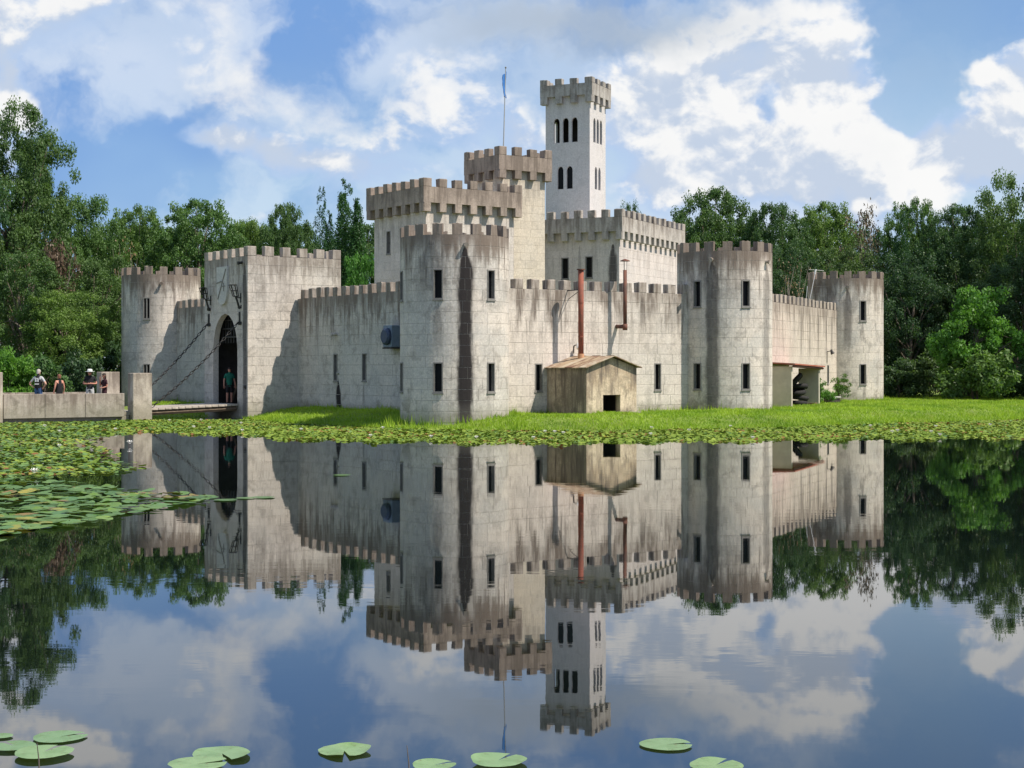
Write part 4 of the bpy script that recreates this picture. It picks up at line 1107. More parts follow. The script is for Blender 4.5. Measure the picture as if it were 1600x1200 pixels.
def proto_cedar(seed, H=14., spires=5, mat='leaf_cedar'):
    rg = np.random.default_rng(seed); C = []; rad = []
    for i in range(spires):
        a = rg.random()*6.3; r = 0 if i == 0 else rg.uniform(.9, 1.7); h = H*(1 if i == 0 else rg.uniform(.80, .95)); R0 = 2.5 if i == 0 else 1.3
        for t in np.linspace(.04, .985, 52):
            w = R0*(1-t)**.48
            for _ in range(max(2, int(9*(1-t)**.5))):
                b = rg.random()*6.3; q = w*rg.uniform(.3, 1)
                C.append((r*math.cos(a)+q*math.cos(b), r*math.sin(a)+q*math.sin(b), t*h-.1)); rad.append(.20+.22*min(1, (1-t)*3))
    C = np.array(C); rad = np.array(rad)
    P, Nn, S, T = leaves_around(C, rad, 34, .10, .35, .9, .7, 1.25)
    k = H/P[:, 2].max(); P[:, 2] *= k
    return (cloud_mesh('crown', P, Nn, S, T, M[mat], .4), limbs('trunk', H, C[:200:20], .22, M['bark'], .5), H, 2.7)

def proto_dry(seed, H=10., rx=3.2, mat='leaf_dry', per=26, bark='bark_pale', nl=46):
    C = crown_points(70, rx, H*.44, H*.55, .35, seed); C[:, 2] = np.minimum(C[:, 2], H-.3)
    P, Nn, S, T = leaves_around(C, RNG.uniform(.5, 1.0, size=len(C)), per, .13)
    return (cloud_mesh('crown', P, Nn, S, T, M[mat]), limbs('trunk', H, C[:nl], .17, M[bark]), H, rx)

PROTO = {
    'oak1': proto_oak(1), 'oak2': proto_oak(2, rx=5.6, zc=.54, mat='leaf_oak', lump=.24), 'oak3': proto_oak(3, rx=4.9, mat='leaf_mid', lump=.24),
    'mid1': proto_oak(4, rx=5.0, mat='leaf_mid', lump=.18), 'thick': proto_oak(25, rx=5.2, zc=.47, rz=.50, mat='leaf_deep', lump=.14, n=300, per=100, crad=(.45, .95)), 'deep1': proto_oak(5, rx=5.0, mat='leaf_deep', lump=.26), 'deep2': proto_oak(6, rx=4.6, mat='leaf_deep', lump=.22),
    'tall': proto_oak(7, H=18., rx=5.6, zc=.55, rz=.45, n=300, per=190, leaf=.11, mat='leaf_oak', lump=.34, crad=(.5, 1.1), nlimb=30, trunk=.38),
    'young': proto_oak(8, H=6.5, rx=2.6, zc=.52, rz=.46, n=70, per=170, leaf=.12, mat='leaf_bright', crad=(.35, .75), lump=.5, trunk=.10),
    'bush': proto_oak(9, H=3.0, rx=2.0, zc=.42, rz=.45, n=44, per=150, leaf=.12, mat='leaf_mid', crad=(.35, .7), lump=.4, trunk=.07),
    'bush_dark': proto_oak(10, H=3.4, rx=2.2, zc=.42, rz=.45, n=44, per=150, leaf=.13, mat='leaf_deep', crad=(.4, .8), lump=.4, trunk=.07),
    'bush_bright': proto_oak(12, H=3.0, rx=1.9, zc=.42, rz=.45, n=44, per=150, leaf=.12, mat='leaf_bright', crad=(.35, .7), lump=.4, trunk=.07),
    'dome': proto_oak(21, rx=5.4, zc=.55, lump=.09, n=560, per=112, crad=(.32, .72), leaf=.10, nlimb=20), 'dome_mid': proto_oak(22, rx=5.2, zc=.55, lump=.12, n=560, per=112, crad=(.32, .72), leaf=.10, mat='leaf_mid'),
    'cedar': proto_cedar(3), 'cedar2': proto_cedar(5, spires=3), 'dry': proto_dry(4), 'rust': proto_dry(6, 8., 1.9, 'leaf_rust', 60),
    'bare': proto_dry(8, 9., 2.8, 'leaf_dry', 4),
}
def tree(name, px, d, top, wpx, proto, label, group='woodland trees', base=None):
    cm, tm_, H0, r0 = PROTO[proto]
    x = (px-800)*d/2450; y = d; z = gz(x, y) if base is None else base
    z = max(z, .2)
    H = EYE+(574-top)*d/2450-z
    w = wpx/2*d/2450
    sx = w/(r0*1.12); sz = H/H0
    t = thing(name, label, 'bush' if name == 'bush' else 'tree', (x, y, z), group)
    t.scale = (sx, sx, sz); t.rotation_euler = (0, 0, random.uniform(0, 6.28))
    obj('crown', cm, t, world=False); obj('trunk', tm_, t, world=False)
    return t

TREES = [
  # the left bank
  ('oak_tree', 18, 92, 162, 195, 'tall', 'tallest tree of all, dark oak at the left edge of the woods'),
  ('oak_tree', -95, 88, 190, 220, 'oak2', 'tall oak mostly out of view beyond the left edge'),
  ('oak_tree', 52, 97, 210, 105, 'oak1', 'dark oak crown tucked against the right of the tallest left tree'),
  ('oak_tree', 138, 100, 306, 140, 'oak3', 'mid green oak just right of the tallest left tree'),
  ('oak_tree', 212, 104, 325, 140, 'dome_mid', 'green oak rising behind the barred left tower'),
  ('oak_tree', 308, 100, 313, 190, 'dome_mid', 'broad rounded light green oak above the gatehouse left side'),
  ('oak_tree', 385, 105, 344, 100, 'oak3', 'lower light green oak above the gatehouse right side'),
  ('oak_tree', 448, 103, 320, 110, 'dome', 'small dark rounded oak left of the pointed cedar'),
  ('cedar_tree', 542, 106, 279, 112, 'cedar', 'tall dark pointed cedar left of the keep'),
  ('cedar_tree', 503, 109, 291, 70, 'cedar2', 'narrow pointed cedar against the left side of the tall cedar'),
  ('young_tree', 556, 92, 396, 70, 'young', 'bright young tree peeping over the wall beside the keep'),
  ('oak_tree', 45, 84, 395, 190, 'oak1', 'dark oak behind the bridge under the tallest left tree'),
  ('oak_tree', 150, 90, 400, 150, 'oak1', 'dark oak directly left of the barred left tower'),
  ('oak_tree', 105, 82, 455, 150, 'oak3', 'fresh green low oak behind the people on the bridge'),
  ('dead_tree', 90, 85, 372, 52, 'rust', 'brown withered tree in the left woods'),
  ('dead_tree', 196, 96, 372, 80, 'bare', 'bare grey branched tree beside the barred left tower'),
  ('dead_tree', 40, 84, 400, 90, 'bare', 'bare pale branched tree under the tallest left tree'),
  ('oak_tree', 395, 112, 352, 120, 'oak1', 'dark oak filling the gap behind the gatehouse'),
  # behind the castle
  ('oak_tree', 985, 112, 316, 70, 'oak2', 'treetop peeping over the hall parapet beside the bell tower'),
  ('oak_tree', 1112, 106, 296, 185, 'dome', 'broad dome shaped dark oak behind the hall'),
  # the right woods
  ('oak_tree', 1212, 103, 319, 145, 'dome', 'dark oak rising right of the streaked round tower'),
  ('oak_tree', 1290, 106, 317, 150, 'dome_mid', 'green oak above the receding right wall'),
  ('dead_tree', 1352, 101, 318, 90, 'dry', 'brown dry feathery tree above the farthest tower'),
  ('oak_tree', 1425, 100, 314, 120, 'dome_mid', 'light green oak right of the brown dry tree'),
  ('cedar_tree', 1412, 97, 330, 60, 'cedar2', 'slender dark cedar right of the brown dry tree'),
  ('oak_tree', 1495, 98, 322, 150, 'dome', 'dark oak second from the right edge of the woods'),
  ('oak_tree', 1585, 96, 273, 185, 'oak2', 'tall dark oak at the right edge of the woods'),
  ('oak_tree', 1690, 90, 215, 210, 'oak1', 'tall oak just beyond the right edge of the view'),
  ('oak_tree', 1790, 84, 190, 230, 'oak2', 'tall oak well beyond the right edge of the view'),
  ('oak_tree', 1236, 97, 375, 140, 'thick', 'dark low oak between the two right towers'),
  ('dead_tree', 1236, 94, 400, 80, 'bare', 'bare grey tree between the two right towers'),
  ('oak_tree', 1330, 98, 375, 170, 'thick', 'dark oak right behind the farthest tower'),
  ('oak_tree', 1425, 95, 385, 165, 'thick', 'dark oak right of the farthest tower'),
  ('oak_tree', 1510, 96, 395, 175, 'thick', 'dark oak behind the bright young tree'),
  ('oak_tree', 1600, 91, 385, 180, 'thick', 'dark low oak against the right edge'),
  ('young_tree', 1522, 86, 447, 128, 'young', 'bright green young tree standing before the dark right woods'),
]
for t in TREES: tree(t[0], t[1], t[2], t[3], t[4], t[5], t[6])
BUSH = [(1528, 84.5, 545, 120, 'bush', 'green bush at the foot of the bright young tree'), (12, 73, 545, 95, 'bush_bright', 'bright green bush behind the left bridge post'), (70, 76, 556, 80, 'bush', 'green bush behind the man with hands on hips'),
        (125, 80, 540, 90, 'bush_dark', 'dark bush behind the man in the pale hat'), (180, 86, 535, 80, 'bush_dark', 'dark bush against the barred left tower'),
        (1402, 90, 560, 80, 'bush_dark', 'dark bush just right of the farthest tower'), (1450, 90, 545, 90, 'bush_dark', 'dark bush left of the bright young tree'),
        (1500, 91, 565, 80, 'bush_dark', 'dark bush directly behind the bright young tree'), (1560, 89, 560, 90, 'bush_dark', 'dark bush right of the bright young tree'),
        (1610, 86, 570, 90, 'bush_dark', 'dark bush at the right edge of the grass'),
        (1395, 99, 500, 130, 'bush_dark', 'tall dark thicket deep in the woods beside the farthest tower'), (1480, 100, 495, 140, 'bush_dark', 'tall dark thicket deep in the woods left of the bright young tree'),
        (1570, 99, 500, 140, 'bush_dark', 'tall dark thicket deep in the woods right of the bright young tree'), (1640, 98, 490, 140, 'bush_dark', 'tall dark thicket at the right end of the woods')]
for b in BUSH: tree('bush', *b, 'undergrowth bushes')
for i, px in enumerate(range(-60, 1720, 88)):
    if 560 < px < 960: continue
    tree('oak_tree', px+random.uniform(-15, 15), random.uniform(118, 128), random.uniform(342, 360), 170, random.choice(['dome', 'dome_mid', 'thick', 'dome']),
         'tree in the hazy back row filling gaps of the woods', 'back row of the woods')

# shrubs by the lean-to
def shrub(px, d, top, wpx, label, mat, leaf=.09, n=26, per=60):
    x = (px-800)*d/2450; z = gz(x, d); H = EYE+(574-top)*d/2450-z; w = wpx/2*d/2450
    C = crown_points(n*3, w*.85, H*.5, H*.5, .4, px, .1); P, Nn, S, T = leaves_around(C, np.full(len(C), .13), per//2, leaf*.6)
    t = thing('shrub', label, 'shrub', (x, d, z), 'shrubs beside the lean-to')
    obj('foliage', cloud_mesh('foliage', P, Nn, S, T, M[mat], .3), t, world=False)
    mb = MB()
    for c in C[:9]: mb.tube([(0, 0, -.05), tuple(c)], [.02, .008], 4)
    obj('stem', mb.build('stem', [M['bark']]), t, world=False)
shrub(1313, 80, 584, 36, 'reddish green shrub before the farthest tower', 'weed')
shrub(1280, 77.5, 584, 18, 'thin upright green shrub at the end of the lean-to', 'leaf_bright', .12, 12, 40)
shrub(1292, 78.5, 606, 44, 'low bright green clump at the foot of the receding wall', 'leaf_bright', .07, 26, 70)

# ------------------------------------------------------------------ grass
def grass():
    n = 620000
    x = RNG.uniform(-19, 40, n); y = RNG.uniform(54.5, 97, n)
    px = 800+2450*x/y
    s = signed(x, y); ok = (s > .05) & (px > 215) & (px < 1640) & (RNG.random(n) < np.where(y < 70, 1, .75))
    dx, dy = x-T1.x, y-T1.y
    inside = (dx*ON.x+dy*ON.y < -.2) & ((x-T1.x)*(-E2.x)+(y-T1.y)*(-E2.y) < -.2) & ((x-T2.x)*sd_.n.x+(y-T2.y)*sd_.n.y < -.2)
    ok &= ~inside
    for c, r in ((T1, 2.05), (T2, 2.0), (T3, 2.04), (T4, 2.04)): ok &= np.hypot(x-c.x, y-c.y) > r-.02
    x, y, s = x[ok], y[ok], s[ok]; n = len(x); z = ground_z(x, y)
    patch = .5+.5*np.sin(x*.8+np.sin(y*.9)*2)*np.cos(y*.6+np.sin(x*.5))
    h = (.04+.055*RNG.random(n)+.03*patch)*np.where(s < 1.2, 1.6, 1.)
    foot = np.full(n, 9.)
    for c, rr in ((T1, 2.05), (T2, 2.0), (T3, 2.04), (T4, 2.04)): foot = np.minimum(foot, np.abs(np.hypot(x-c.x, y-c.y)-rr))
    foot = np.minimum(foot, np.abs((x-T1.x)*ON.x+(y-T1.y)*ON.y)); foot = np.minimum(foot, np.abs((x-T1.x)*(-E2.x)+(y-T1.y)*(-E2.y)))
    h *= np.where((foot < .35) & (RNG.random(n) < .5), 1.2+1.5*RNG.random(n), 1.)
    tuft = np.sin(x*3.1+np.sin(y*2.3)*2)*np.cos(y*2.7+x) > .82
    h *= np.where(tuft, 1.5, 1.)
    a = RNG.random(n)*6.28; w = .012+.014*RNG.random(n); lean = RNG.normal(size=(n, 2))*.075
    V = np.empty((n, 3, 3)); V[:, 0] = np.stack([x-np.cos(a)*w, y-np.sin(a)*w, z-.02], 1); V[:, 1] = np.stack([x+np.cos(a)*w, y+np.sin(a)*w, z-.02], 1)
    V[:, 2] = np.stack([x+lean[:, 0], y+lean[:, 1], z+h], 1)
    me = bpy.data.meshes.new('grass'); me.vertices.add(n*3); me.vertices.foreach_set('co', V.reshape(-1).astype(np.float32))
    me.loops.add(n*3); me.loops.foreach_set('vertex_index', np.arange(n*3, dtype=np.int32))
    me.polygons.add(n); me.polygons.foreach_set('loop_start', np.arange(0, n*3, 3, dtype=np.int32)); me.materials.append(M['grass']); me.update(calc_edges=True)
    at = me.attributes.new('tone', 'FLOAT', 'FACE'); at.data.foreach_set('value', np.clip(.45*patch+.5*RNG.random(n), 0, 1).astype(np.float32))
    o = obj('grass', me); tag(o, 'bright green grass on the bank around the castle', 'grass', None, 'stuff')
grass()

# ------------------------------------------------------------------ water lilies
def pad_mesh(R_, seed, mat, curl=0., n=16, notch=.16, fold=0.):
    rg = random.Random(seed); mb = MB(); ring = []; rim = []
    for i in range(n):
        a = notch+(2*math.pi-2*notch)*i/(n-1); r = R_*(1+.03*math.sin(3*a+seed)+rg.uniform(-.015, .015))
        z = .006+curl*(max(0, math.sin(a*2+seed))**2)*R_*.5+fold*R_*max(0, math.cos(a-1.6))**3
        ring.append((r*math.cos(a)*.72, r*math.sin(a)*.72, .008)); rim.append((r*math.cos(a), r*math.sin(a), z))
    mb.V = [(0, 0, .004)]+ring+rim
    for i in range(n-1):
        mb.F.append((0, 1+i, 2+i)); mb.I.append(0); mb.F.append((1+i, 1+n+i, 2+n+i, 2+i)); mb.I.append(0)
    me = mb.build('lily_pad', [mat], True)
    at = me.attributes.new('tone', 'FLOAT', 'FACE'); t = rg.random(); at.data.foreach_set('value', [min(.99, max(0, t+rg.uniform(-.12, .12))) for _ in mb.F])
    return me

def wat(px, py): d = 2450*EYE/(py-574); return (px-800)*d/2450, d
FORE = [(93, 1153, 82, .5, 0, 0, 'upper right one of the pale pads clustered at the bottom left corner'), (22, 1169, 66, 2.4, 0, 0, 'leftmost whole pad of the cluster at the bottom left corner'),
        (68, 1180, 90, 1.2, 0, 0, 'lower right one of the pale pads clustered at the bottom left corner'), (3, 1152, 34, 3, 0, 0, 'small pad cut by the left edge near the bottom corner'),
        (347, 1181, 90, -1.2, .12, .0, 'curled pad above its cut off neighbour at the bottom left'), (308, 1199, 92, .3, .1, 0, 'pad cut by the bottom edge left of centre'),
        (538, 1175, 82, -1.4, .16, .12, 'lone pad with strongly folded rim left of the bell tower reflection'), (678, 1199, 68, .5, .08, .05, 'pad cut by the bottom edge left of the flag reflection'),
        (779, 1193, 88, 1., .10, .06, 'bright pad at the bottom edge under the flag reflection'), (1041, 1165, 82, .05, 0, 0, 'lone flat notched pad right of the bell tower reflection'),
        (1119, 1199, 84, .9, .1, 0, 'spotted pad cut by the bottom edge right of centre')]
for i, (px, py, w, a, curl, fold, lab) in enumerate(FORE):
    x, y = wat(px, py); r = w/2*y/2450
    o = obj('lily_pad', pad_mesh(r, 40+i, M['pad_fore'], curl, 28, .13, fold), None, (x, y, .004+.006*(i % 3)), a)
    tag(o, lab, 'lily pad', 'lily pads floating near the camera')
for px, py, lab in ((62, 1205, 'thin reed stem among the pads at the bottom left corner'), (640, 1210, 'thin pale reed stem at the bottom edge left of centre')):
    x, y = wat(px, py); mb = MB(); mb.tube([(0, 0, -.1), (-.004, 0, .06), (-.015, .0, .16)], [.004, .004, .002], 5)
    tag(obj('reed_stem', mb.build('reed_stem', [M['bark']]), None, (x, y, 0)), lab, 'stem')
for px, py, w, lab in ((412, 778, 36, 'flat pad lying farthest right of the left lily mat'), (384, 779, 30, 'second pad from the tip of the left lily mat'), (352, 782, 38, 'third pad from the tip of the left lily mat'),
                       (534, 743, 28, 'lone pale pad on the reflection of the shaded wall'), (14, 834, 40, 'grey pad drifting below the left lily mat')):
    x, y = wat(px, py); o = obj('lily_pad', pad_mesh(w/2*y/2450, px, M['pad'], .05), None, (x, y, .006), px)
    tag(o, lab, 'lily pad', 'lily pads off the left mat')

def lilies():
    # scattered by the shape of the mat on the water
    def sample(n, x0, x1, y0, y1):
        return RNG.uniform(x0, x1, n), RNG.uniform(y0, y1, n)
    def proj(x, y): return 800+2450*x/y, 574+2450*EYE/y
    out = []
    # strip along the bank
    x, y = sample(150000, -17.5, 36, 43, 74); px, py = proj(x, y); s = signed(x, y)
    near = np.interp(px, [150, 180, 240, 330, 400, 500, 650, 800, 920, 1000, 1200, 1400, 1600, 1800], [672, 676, 677, 679, 684, 690, 692, 695, 694, 692, 690, 688, 685, 683])
    edge = near+2.2*np.sin(px*.045)+1.4*np.sin(px*.13+1)
    ok = (s < .30) & (py < edge) & (px > 175) & (px < 1660); ok &= ~((px > 205) & (px < 385) & (y > 66.5))
    ok &= RNG.random(len(x)) < np.clip((edge-py)/3.0+.25, 0, 1)
    out.append((x[ok], y[ok], np.zeros(ok.sum())))
    # upper left mat
    x, y = sample(26000, -22.5, -8, 30, 67); px, py = proj(x, y)
    xr = np.interp(py, [655, 668, 674, 680, 690, 700, 712, 722, 732, 738, 743, 746], [430, 400, 255, 190, 160, 170, 195, 205, 235, 240, 150, 60])
    u = (GC.x-x)*E2.x+(GC.y-y)*E2.y; v = (x-GC.x)*E1.x+(y-GC.y)*E1.y        # outward / along in the gate frame
    dens = np.clip((xr-px)/np.where(py > 678, 75, 18), 0, 1)**.8
    ok = (RNG.random(len(x)) < dens) & (px > -25) & (v < .60)
    hole = (px > 150) & (px < 240) & (py > 682) & (py < 700); ok &= ~(hole & (RNG.random(len(x)) < .75))
    out.append((x[ok], y[ok], np.full(ok.sum(), .3)))
    # lower left mat
    x, y = sample(2600, -11, -4, 20, 33.5); px, py = proj(x, y)
    xr = np.interp(py, [740, 745, 750, 756, 764, 770, 776, 782, 790, 800, 806, 814, 820, 828, 833], [5, 60, 95, 140, 185, 240, 330, 322, 290, 245, 200, 152, 130, 80, 5])
    ok = (px < xr) & (px > -40); x3, y3 = x[ok], y[ok]
    # spread: drop the ones too close to a kept one
    order = RNG.permutation(len(x3)); keepx = []
    for i in order:
        if all((x3[i]-x3[j])**2+(y3[i]-y3[j])**2 > .17**2 for j in keepx[-400:]): keepx.append(i)
    x3, y3 = x3[keepx], y3[keepx]
    near_first = np.argsort(y3); ind = near_first[:280]; rest = near_first[280:]
    out.append((x3[rest], y3[rest], np.full(len(rest), .6)))
    var = [pad_mesh(.155*q, 100+i, M['pad'], c) for i, (q, c) in enumerate(((1, 0), (.9, .1), (1.1, .05), (.8, .25), (1.05, 0), (.95, .4), (1.15, .1), (.85, .15)))]
    for i in ind:
        o = obj('lily_pad', random.choice(var), None, (x3[i], y3[i], random.uniform(.004, .035)), random.uniform(0, 6.28))
        o.rotation_euler = (random.gauss(0, .07), random.gauss(0, .07), random.uniform(0, 6.28))
        tag(o, 'green lily pad crowded in the near part of the left lily mat', 'lily pad', 'lily pads of the left mat')
    X = np.concatenate([o[0] for o in out]); Y = np.concatenate([o[1] for o in out]); G = np.concatenate([o[2] for o in out])
    n = len(X); k = 7; r = (.036+.05*RNG.random(n))*np.where(G > .5, 1.5, np.where(G > 0, 1.2, 1.))
    rough = np.where(G > .5, .10, np.where(G > 0, .20, .28))
    tx, ty = RNG.normal(size=n)*rough, RNG.normal(size=n)*rough
    zc = .006+.03*RNG.random(n)
    a = np.arange(k)*2*np.pi/k; ph = RNG.random(n)*6.28
    cx = r[:, None]*np.cos(a[None]+ph[:, None]); cy = r[:, None]*np.sin(a[None]+ph[:, None]); rr = np.ones(k); rr[0] = .35
    cx *= rr; cy *= rr
    V = np.stack([X[:, None]+cx, Y[:, None]+cy, np.maximum(.003, zc[:, None]+cx*tx[:, None]+cy*ty[:, None])], -1)
    me = bpy.data.meshes.new('lily_pads'); me.vertices.add(n*k); me.vertices.foreach_set('co', V.reshape(-1).astype(np.float32))
    me.loops.add(n*k); me.loops.foreach_set('vertex_index', np.arange(n*k, dtype=np.int32))
    me.polygons.add(n); me.polygons.foreach_set('loop_start', np.arange(0, n*k, k, dtype=np.int32)); me.materials.append(M['pad_far']); me.materials.append(M['pad'])
    me.polygons.foreach_set('material_index', (RNG.random(n) < np.where(G > .5, .9, np.where(G > 0, .45, .12))).astype(np.int32)); me.update(calc_edges=True)
    patch = .5+.5*np.sin(X*.9+np.sin(Y*.7)*2)
    at = me.attributes.new('tone', 'FLOAT', 'FACE'); at.data.foreach_set('value', np.clip(.25*patch+.78*RNG.random(n), 0, .999).astype(np.float32))
    o = obj('lily_pads', me); tag(o, 'far mass of crowded lily pads along the bank and left shore', 'lily pads', None, 'stuff')
    # a few white flowers
    mb = MB()
    for ring_, (c, r_, h, el) in enumerate(((6, .02, .10, .55), (8, .025, .09, .15))):
        for i in range(c):
            t = 2*math.pi*i/c+ring_*.4; ct, st_ = math.cos(t), math.sin(t)
            L = .085; z1 = .03+L*math.sin(.5+el); r1 = .015+L*math.cos(.5+el)
            mb.quad([(.012*ct, .012*st_, .02), ((r1*.6)*ct-.02*st_, (r1*.6)*st_+.02*ct, .02+z1*.5), (r1*ct, r1*st_, z1), ((r1*.6)*ct+.02*st_, (r1*.6)*st_-.02*ct, .02+z1*.5)])
    fm = mb.build('lily_flower', [M['petal']])
    idx = RNG.choice(np.where(G < .4)[0], 34, replace=False)
    for i in idx:
        o = obj('lily_flower', fm, None, (X[i], Y[i], .05), random.uniform(0, 6))
        tag(o, 'tiny white water lily flower dotted among the far pads', 'flower', 'white lily flowers')
    for px, py, lab in ((54, 744, 'white lily flower in the gap between the two left lily mats'), (203, 697, 'white lily flower in front of the bridge post reflection')):
        x, y = wat(px, py); o = obj('lily_flower', fm, None, (x, y, .04), 1); o.scale = (1.3, 1.3, 1.3); tag(o, lab, 'flower', 'white lily flowers')
lilies()

# ------------------------------------------------------------------ people
def person(label, loc, face, height, arms, pal, hair='hair_dark', hat=None, head_dn=0., hips=0., patch=False, hairlong=False):
    """face: heading of the figure (0 looks towards -Y); arms: {side: (elbow, wrist, palm dir)} in the body frame; pal: shirt, sleeve, lower, skin"""
    k = height/1.75
    J = {}; E = []
    def j(name, co, r): J[name] = (Vector(co)*k, (r if isinstance(r, tuple) else (r, r)))
    def e(a, b, tagm): E.append((a, b, tagm))
    j('pelvis', (0, 0, .95), (.155, .115)); j('spine', (0, .01, 1.12), (.145, .105)); j('chest', (0, .01, 1.32), (.175, .115)); j('neck0', (0, .015, 1.475), (.075, .065))
    j('neck1', (0, 0, 1.53), .055); j('jaw', (0, -.028-head_dn*.05, 1.585-head_dn*.02), (.066, .070)); j('skull', (0, -.012-head_dn*.06, 1.665-head_dn*.03), (.078, .092)); j('crown', (0, -.005-head_dn*.06, 1.72-head_dn*.03), (.055, .065))
    e('pelvis', 'spine', 0); e('spine', 'chest', 0); e('chest', 'neck0', 0); e('neck0', 'neck1', 3); e('neck1', 'jaw', 3); e('jaw', 'skull', 3); e('skull', 'crown', 3)
    for s, sx in (('L', -1), ('R', 1)):
        el, wr, pd = arms[s]
        j('sh'+s, (.175*sx, .015, 1.425), .062); j('ua'+s, Vector((.19*sx, .015, 1.40)).lerp(Vector(el), .5), .050)
        j('el'+s, el, .041); j('wr'+s, wr, .029)
        pd = Vector(pd).normalized(); side = pd.cross(Vector((0, 0, 1)) if abs(pd.z) < .8 else Vector((0, 1, 0))).normalized()
        j('pa'+s, Vector(wr)+pd*.055, (.036, .022)); j('kn'+s, Vector(wr)+pd*.085, (.036, .018))
        e('chest', 'sh'+s, 1); e('sh'+s, 'ua'+s, 1); e('ua'+s, 'el'+s, 3); e('el'+s, 'wr'+s, 3); e('wr'+s, 'pa'+s, 3); e('pa'+s, 'kn'+s, 3)
        up = side.cross(pd)
        for f in range(4):
            b = Vector(wr)+pd*.085+side*(f-1.5)*.018; L = (.055, .066, .070, .060)[f]
            j(f'f{s}{f}a', b, .0095); j(f'f{s}{f}b', b+pd*L*.55-up*.008, .0088); j(f'f{s}{f}c', b+pd*L*.85-up*.03, .0078)
            e(f'f{s}{f}a', f'f{s}{f}b', 3); e(f'f{s}{f}b', f'f{s}{f}c', 3)
        b = Vector(wr)+pd*.035+side*.028*(-sx)
        j(f't{s}a', b, .0115); j(f't{s}b', b+side*.028*(-sx)+pd*.03, .010); j(f't{s}c', b+side*.036*(-sx)+pd*.058, .009); e(f't{s}a', f't{s}b', 3); e(f't{s}b', f't{s}c', 3)
        j('hp'+s, (.092*sx, 0, .88), (.098, .10)); j('ks'+s, (.10*sx, -.005, .62), .076); j('kn_'+s, (.102*sx, -.012, .49), .062); j('ca'+s, (.102*sx, .015, .32), .058); j('an'+s, (.105*sx, .02, .085), .042); j('to'+s, (.118*sx, -.135, .04), (.042, .034))
        e('pelvis', 'hp'+s, 2); e('hp'+s, 'ks'+s, 2); e('ks'+s, 'kn_'+s, 4); e('kn_'+s, 'ca'+s, 4); e('ca'+s, 'an'+s, 4); e('an'+s, 'to'+s, 5)
    names = list(J); ix = {n_: i for i, n_ in enumerate(names)}
    me = bpy.data.meshes.new('tmp'); me.from_pydata([tuple(J[n_][0]) for n_ in names], [(ix[a], ix[b]) for a, b, _ in E], [])
    o = bpy.data.objects.new('tmp', me); COL.objects.link(o)
    sk = o.modifiers.new('skin', 'SKIN'); sk.use_smooth_shade = True
    for i, n_ in enumerate(names):
        v = me.skin_vertices[0].data[i]; v.radius = (J[n_][1][0]*k, J[n_][1][1]*k)
        v.use_root = n_ == 'pelvis' or n_[-1] == 'a' and n_[0] in 'ft'
    ss = o.modifiers.new('sub', 'SUBSURF'); ss.levels = 1; ss.render_levels = 1
    dg = bpy.context.evaluated_depsgraph_get(); body = bpy.data.meshes.new_from_object(o.evaluated_get(dg))
    bpy.data.objects.remove(o)
    mats = [M[pal[0]], M[pal[1]], M[pal[2]], M[pal[3]], M[pal[4]], M[pal[5]]]
    body.materials.clear()
    for m_ in mats: body.materials.append(m_)
    segs = [(J[a][0], J[b][0], t, (J[a][1][0]+J[b][1][0])/2*k) for a, b, t in E]
    idx = []
    for p in body.polygons:
        c = p.center; best = (9, 0)
        for a, b, t, r in segs:
            ab = b-a; q = max(0, min(1, (c-a).dot(ab)/ab.length_squared)); dd = (c-(a+ab*q)).length/r
            if dd < best[0]: best = (dd, t)
        idx.append(best[1])
    body.polygons.foreach_set('material_index', idx); body.polygons.foreach_set('use_smooth', [True]*len(idx)); body.name = 'body'
    # nose, eyes and mouth
    h = J['skull'][0]; bm = bmesh.new(); bm.from_mesh(body)
    def ball(co, r, mi, sc=(1, 1, 1)):
        q = bmesh.ops.create_icosphere(bm, subdivisions=1, radius=r*k)
        for v in q['verts']: v.co = Vector((v.co.x*sc[0], v.co.y*sc[1], v.co.z*sc[2]))+h+Vector(co)*k
        for f in {f for v in q['verts'] for f in v.link_faces}: f.material_index = mi
    ball((0, -.098, -.028), .017, 3, (.8, 1, 1.5))
    body.materials.append(M['hair_dark']); body.materials.append(M['skin_red'])
    ball((-.032, -.083, .002), .011, 6); ball((.032, -.083, .002), .011, 6); ball((0, -.085, -.062), .016, 7, (1.5, .6, .5))
    ball((-.082, .005, -.015), .02, 3, (.5, .8, 1.3)); ball((.082, .005, -.015), .02, 3, (.5, .8, 1.3))
    bm.to_mesh(body); bm.free()
    t = thing('person', label, 'person', loc)
    b = obj('body', body, t, world=False, rz=face)
    # hair
    mb = MB(); rows, cols = 7, 14; low = -.12 if hairlong else -.03
    for i in range(rows):
        v = i/(rows-1); ph = v*1.75
        for q in range(cols):
            a = 2*math.pi*q/cols; back = math.sin(a)                # +y is the back of the head
            z = .100*math.cos(ph); r = math.sin(min(ph, 1.45))
            if v > .55: z = z-(.03+(.14 if hairlong else .04))*(v-.55)/.45*max(0, back+.3)
            if v > .6 and back < -.1: z += .05*(v-.6)
            mb.V.append(((.088*r*math.cos(a))*k+h.x, (.103*r*back)*k+h.y+.004, (z+.012)*k+h.z))
    for i in range(rows-1):
        for q in range(cols): mb.F.append((i*cols+q, (i+1)*cols+q, (i+1)*cols+(q+1) % cols, i*cols+(q+1) % cols)); mb.I.append(0)
    obj('hair', mb.build('hair', [M[hair]], True), t, world=False, rz=face)
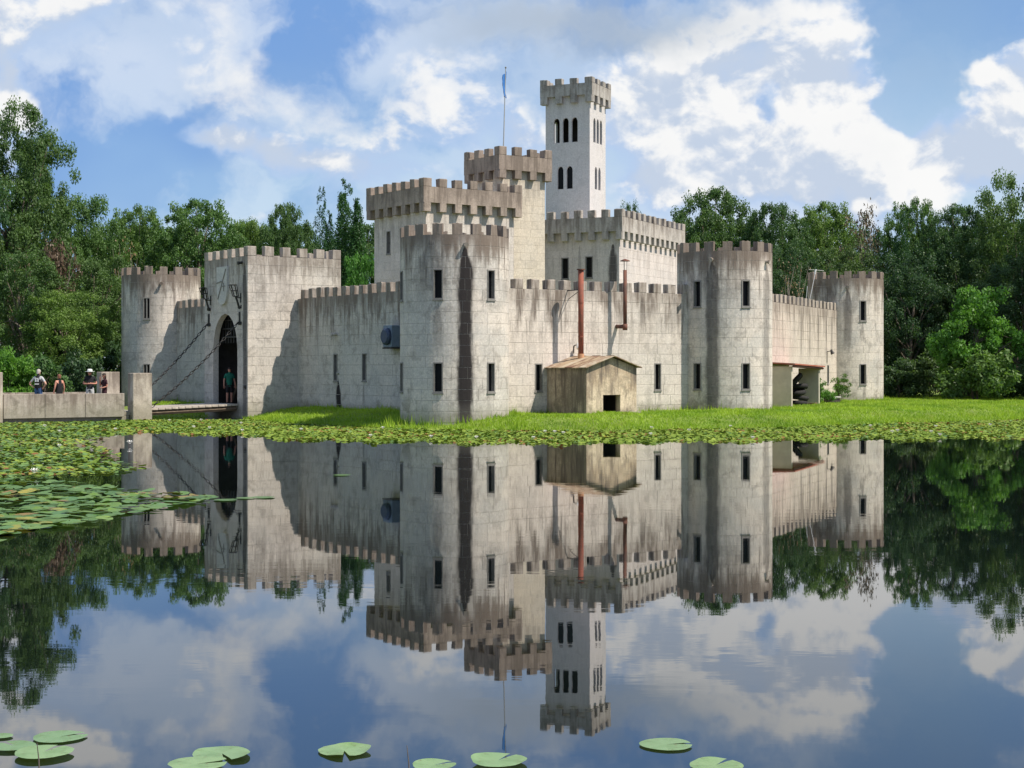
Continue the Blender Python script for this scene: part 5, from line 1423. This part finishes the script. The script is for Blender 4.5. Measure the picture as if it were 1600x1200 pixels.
    if hat:
        mb = MB(); c = h+Vector((0, .0, .035))*k
        mb.tube([c, c+Vector((0, 0, .012))], [.205*k, .20*k], 20); mb.tube([c+Vector((0, 0, .01)), c+Vector((0, 0, .06*k)), c+Vector((0, 0, .105*k)), c+Vector((0, 0, .12*k))], [.115*k, .108*k, .095*k, .06*k], 16)
        obj('hat', mb.build('hat', [M[hat]], True), t, world=False, rz=face)
    if patch:
        mb = MB()
        for (x0, x1, z0, z1) in ((-.10, .10, 1.13, 1.17), (-.085, -.015, 1.24, 1.36), (.015, .085, 1.24, 1.36), (-.07, .07, 1.37, 1.40)):
            mb.box(x0*k, x1*k, .118*k, .135*k, z0*k, z1*k, ch=.006)
        obj('back_print', mb.build('back_print', [M['white']]), t, world=False, rz=face)
    return t

DOWN = {'L': ((-.25, .03, 1.14), (-.27, -.05, .90), (0, -.15, -1)), 'R': ((.25, .03, 1.14), (.27, -.05, .90), (0, -.15, -1))}
def bp(u, o): return gp(u, o, .384)
person('man in a black vest over a grey shirt with hands on hips on the bridge', bp(2.5, 8.38), math.pi-.3, 1.77,
       {'L': ((-.40, .06, 1.16), (-.20, -.02, 1.00), (.7, -.6, -.4)), 'R': ((.40, .06, 1.16), (.20, -.02, 1.00), (-.7, -.6, -.4))},
       ('cloth_black', 'cloth_grey', 'cloth_blue', 'skin', 'cloth_blue', 'tyre'), 'hair_grey', patch=True)
person('woman in a black sleeveless top with bare arms beside the man in the vest', bp(2.5, 7.5), -2.3, 1.56, DOWN, ('cloth_black', 'skin_red', 'cloth_black', 'skin_red', 'skin', 'tyre'), 'hair_red')
person('man in a black shirt and pale brimmed hat looking at his hands', bp(2.6, 6.13), .15, 1.76,
       {'L': ((-.27, .0, 1.16), (-.07, -.24, 1.16), (.8, -.5, .1)), 'R': ((.27, .0, 1.16), (.09, -.25, 1.17), (-.8, -.5, .1))},
       ('cloth_black', 'cloth_black', 'cloth_grey', 'skin_red', 'skin', 'tyre'), 'hair_grey', 'hat', 1.)
person('woman in a maroon top raising one hand to her face by the far post', bp(2.6, 5.5), -.9, 1.60,
       {'L': ((-.24, -.10, 1.16), (-.10, -.17, 1.46), (.2, .1, 1)), 'R': ((.22, .04, 1.14), (.12, -.16, 1.08), (-.8, -.6, 0))},
       ('cloth_maroon', 'cloth_maroon', 'cloth_maroon', 'skin_red', 'skin', 'tyre'), 'hair_dark', hairlong=True)
person('person in a green shirt and dark shorts standing in the gate arch', gp(3.0, -.50, .575), .35, 1.66, DOWN,
       ('cloth_green', 'cloth_green', 'cloth_black', 'skin_red', 'skin_red', 'tyre'), 'hair_dark')
